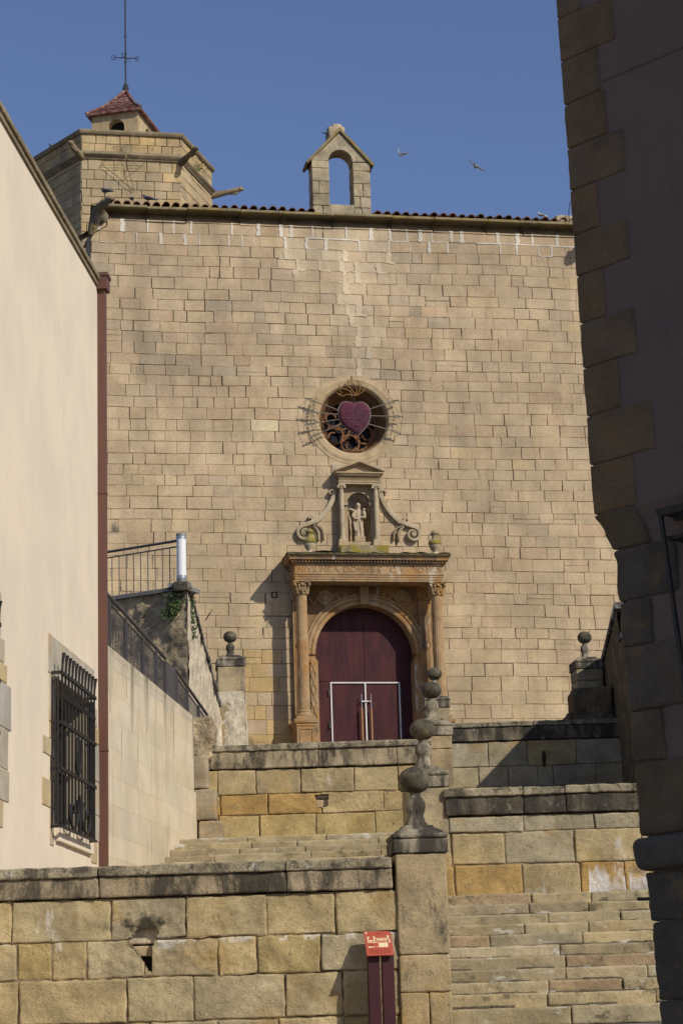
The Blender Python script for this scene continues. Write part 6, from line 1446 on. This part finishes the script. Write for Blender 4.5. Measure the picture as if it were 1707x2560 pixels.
m.poly(((.0, 0, 9.0), (9, 0, 9.0), (9, -1.2, 9.0), (2.5, -.95, 9.0))); m.poly(((9, 0, .5), (9, -1.2, .5), (9, -1.2, 9), (9, 0, 9)))
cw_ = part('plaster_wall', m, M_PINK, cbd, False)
m = M(CT_); m.tube([(.33, .004, 7.72), (9, .004, 7.72)], .006, 4); part('scored_line', m, M_PINK, cw_)
QZ = [4.80, 5.13, 5.46, 5.79, 6.10, 6.43, 6.72, 7.04, 7.34, 7.66, 7.98, 8.30, 8.62, 8.95]
QL = [.34, .52, .28, .44, .22, .44, .22, .46, .34, .31, .46, .20, .42, .25]
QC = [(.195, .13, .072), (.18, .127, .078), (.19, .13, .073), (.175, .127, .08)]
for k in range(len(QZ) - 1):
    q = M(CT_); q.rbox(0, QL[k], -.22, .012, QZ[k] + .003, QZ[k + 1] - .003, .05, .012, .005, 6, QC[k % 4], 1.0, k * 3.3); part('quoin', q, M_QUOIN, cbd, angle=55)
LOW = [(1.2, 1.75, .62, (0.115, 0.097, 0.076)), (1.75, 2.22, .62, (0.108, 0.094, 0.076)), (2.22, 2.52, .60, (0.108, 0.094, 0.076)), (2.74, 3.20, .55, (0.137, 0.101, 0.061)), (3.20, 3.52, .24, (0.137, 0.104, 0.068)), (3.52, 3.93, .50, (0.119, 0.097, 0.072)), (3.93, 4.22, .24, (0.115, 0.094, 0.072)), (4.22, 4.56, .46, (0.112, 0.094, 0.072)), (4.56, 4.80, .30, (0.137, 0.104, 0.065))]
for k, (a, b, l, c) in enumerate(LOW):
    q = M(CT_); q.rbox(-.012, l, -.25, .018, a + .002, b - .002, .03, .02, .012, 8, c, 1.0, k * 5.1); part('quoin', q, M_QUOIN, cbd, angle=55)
q = M(CT_); q.rbox(-.05, 3, -.25, .085, 2.53, 2.73, .12, .05, .008, 5, (.15, .13, .11), .5, 2); part('ledge', q, M_LEDGE, cbd)
wq = M(CT_); wq.box(.62, 1.95, -.02, .006, 3.41, 4.60); cwin = part('window', wq, M_DARK, cbd, False)
wq = M(CT_)
for (a, b, c, d) in ((.62, .70, 3.41, 4.6), (1.87, 1.95, 3.41, 4.6), (.70, 1.87, 3.41, 3.49), (.70, 1.87, 4.52, 4.6), (1.25, 1.32, 3.49, 4.52)): wq.box(a, b, .007, .03, c, d)
part('wooden_sash', wq, M_DARKM, cwin, False)
gb = M(CT_)
for k in range(7):
    s_ = .55 + .22 * k; gb.box(s_ - .012, s_ + .012, .16, .184, 3.48, 4.68)
gb.box(.545, .57, .0, .18, 4.665, 4.69); gb.box(.545, .57, 0, .18, 3.47, 3.49); gb.box(.53, 2.0, .155, .19, 4.655, 4.70); gb.box(.53, 2.0, .155, .19, 4.50, 4.525); gb.box(.53, 2.0, .15, .19, 3.46, 3.50); gb.box(.53, 2.0, .0, .03, 4.655, 4.69); gb.box(.545, .57, 0, .18, 4.50, 4.52)
part('window_grille', gb, M_IRON, cbd, False)
q = M(CT_); q.rbox(.55, 2.0, -.1, .06, 3.30, 3.40, .15, .015, .004, 5, (.14, .12, .10)); part('window_sill', q, M_QUOIN, cbd)
q = M(CT_); q.tube([(.02, -.02, 2.36), (-.10, .0, 2.365)], .012, 6); part('iron_pin', q, M_IRON, cbd)

# ------------------------------------------------------------------ information sign
SX, SY = .255, 21.95; SR = radians(6)
sg_ = thing('info_sign', 'red information panel on two dark rusty uprights beside the nearest pier', 'sign', (SX, SY, 1.53), SR)
co, si = cos(SR), sin(SR); ST = lambda a, b, c: Vector((SX + a * co - b * si, SY + a * si + b * co, c))
for (a, b) in ((-.138, -.012), (.006, .134)):
    m = M(ST); m.rbox(a, b, -.045, .06, 1.5, 2.40, .15, .006, .0, 1, (.05, .02, .02)); part('post', m, M_CORTEN, sg_)
tl = radians(46)
def PLT(a, b, c):      # a across, b up the sloped plate, c out of the plate
    return ST(a - .012 + b * -.0, -.11 + b * cos(tl) - c * sin(tl), 2.385 + b * sin(tl) + c * cos(tl))
m = M(PLT); ol = [(-.14, 0), (.14, 0), (.14, .33), (.115, .355), (-.14, .355)]
m.poly([(x, y, .012) for x, y in ol]); m.poly([(x, y, 0) for x, y in ol][::-1])
for k in range(5): a, b = ol[k], ol[(k + 1) % 5]; m.poly(((a[0], a[1], 0), (b[0], b[1], 0), (b[0], b[1], .012), (a[0], a[1], .012)))
plate = part('panel', m, M_SIGN, sg_, False)
m = M(PLT); R4 = lambda x0, x1, y0, y1: m.poly(((x0, y0, .0135), (x1, y0, .0135), (x1, y1, .0135), (x0, y1, .0135)))
m.poly([(-.118 + .011 * cos(q * pi / 6), .332 + .013 * sin(q * pi / 6), .0135) for q in range(12)])
R4(-.005, .092, .118, .185); m.poly(((-.115, .112, .0135), (-.075, .116, .0135), (-.068, .130, .0135), (-.112, .132, .0135))); m.poly(((-.065, .117, .0135), (-.04, .118, .0135), (-.055, .132, .0135), (-.065, .132, .0135))); m.poly(((-.03, .118, .0135), (-.012, .119, .0135), (-.024, .130, .0135)))
for (x0, x1, y0, y1) in ((-.112, -.100, .185, .265), (-.116, -.09, .255, .275), (-.112, -.01, .182, .190), (-.05, -.036, .19, .265), (-.055, -.03, .262, .276), (-.036, .10, .243, .252), (.095, .112, .225, .29), (.09, .118, .262, .285), (-.03, .085, .205, .213), (.075, .083, .19, .243), (.108, .122, .185, .225), (-.02, .05, .222, .238), (.055, .078, .222, .236), (-.095, -.06, .20, .225), (.093, .125, .183, .190)): R4(x0, x1, y0, y1)
part('printed_drawing', m, M_SIGNW, plate, False)
m = M(PLT)
for k in range(7): R4(-.115, .112 - (.05 if k == 6 else 0), .092 - k * .011, .095 - k * .011)
for k in range(4): R4(-.112, -.05, .170 - k * .010, .173 - k * .010)
R4(-.035, .045, .308, .314); R4(-.105, -.06, .298, .303)
m.poly([(.005 + .014 * cos(q * pi / 6), .330 + .010 * sin(q * pi / 6), .0135) for q in range(12)])
part('printed_lines', m, M_SIGND, plate, False)

# ------------------------------------------------------------------ pigeons
def pigeon(pos, heading, label, mat, flying=None, s=1.0):
    co, si = cos(heading), sin(heading)
    T = lambda a, b, c: Vector((pos[0] + (a * co - b * si) * s, pos[1] + (a * si + b * co) * s, pos[2] + c * s))
    m = M(T)
    if flying is None:
        m.tube([(-.17, 0, .06), (-.10, 0, .085), (-.03, 0, .10), (.05, 0, .125), (.09, 0, .16), (.105, 0, .195), (.13, 0, .20), (.15, 0, .195)], [.018, .035, .058, .062, .045, .032, .026, .006], 10)
        m.tube([(-.28, 0, .03), (-.22, 0, .045), (-.14, 0, .07)], [.012, .03, .035], 8, flat=.45)
        for sg in (-1, 1):
            m.tube([(.06, sg * .05, .13), (-.05, sg * .062, .105), (-.17, sg * .03, .07)], [.02, .035, .01], 8); m.tube([(.0, sg * .02, .06), (.005, sg * .02, .0)], .006, 5); m.tube([(.005, sg * .02, .004), (.035, sg * .02, .003)], .005, 5)
    else:
        up, roll = flying
        m.tube([(-.20, 0, 0), (-.12, 0, 0), (-.04, 0, 0), (.05, 0, .0), (.10, 0, .01), (.14, 0, .02), (.165, 0, .02), (.185, 0, .015)], [.012, .03, .055, .055, .036, .032, .024, .005], 10)
        m.poly(((-.16, .02, 0), (-.16, -.02, 0), (-.29, -.06, -.01), (-.30, .06, -.01)))
        for sg, u in ((1, up[0]), (-1, up[1])):
            c, s_ = cos(u), sin(u); W = lambda x, y, z=0: (x, sg * (.03 + y * c), z + y * s_)
            pts = [(.07, 0), (.10, .12), (.09, .22), (.02, .36), (-.05, .40), (-.04, .30), (-.09, .22), (-.10, .12), (-.09, 0)]
            top = [W(x, y, .008) for x, y in pts]; bot = [W(x, y, -.004) for x, y in pts]
            m.poly(top, mi=0); m.poly(bot[::-1], mi=1)
            for k in range(9): m.poly((top[k], bot[k], bot[(k + 1) % 9], top[(k + 1) % 9]), mi=1)
    return single('pigeon', m, mat, label, 'pigeon', tuple(pos), 0, 'pigeons about the church', True)
pigeon((1.63, 45, 21.47), radians(75), 'pigeon in flight nearest the bell gable, one wing straight up', [M_BIRDW, M_BIRDW], ((1.45, .15), 0), .5)
pigeon((3.14, 42, 19.82), radians(80), 'pigeon in flight near the dark corner building, wings on a steep slant', [M_BIRDW, M_BIRDW], ((1.0, -.6), 0), .62)
pigeon(FT(-5.42, .06, 23.42), radians(170), 'grey pigeon perched on the roof tiles near the corner gargoyle', M_BIRD)
pigeon(FT(-5.86, .10, 23.40), radians(90), 'dark pigeon facing away on the first tiles beside the gargoyle', M_BIRD, None, .8)
pigeon(FT(-6.58, .45, 23.42), radians(150), 'grey pigeon sitting on top of the mossy corner gargoyle', M_BIRD)
pigeon((-9.25, 64.5, 30.66), radians(200), 'small dark bird on the left parapet of the tower', M_BIRD)
pigeon(FT(5.45, .05, 23.42), radians(180), 'white pigeon on the tiled eave near the dark corner building', M_BIRDW, None, .7)
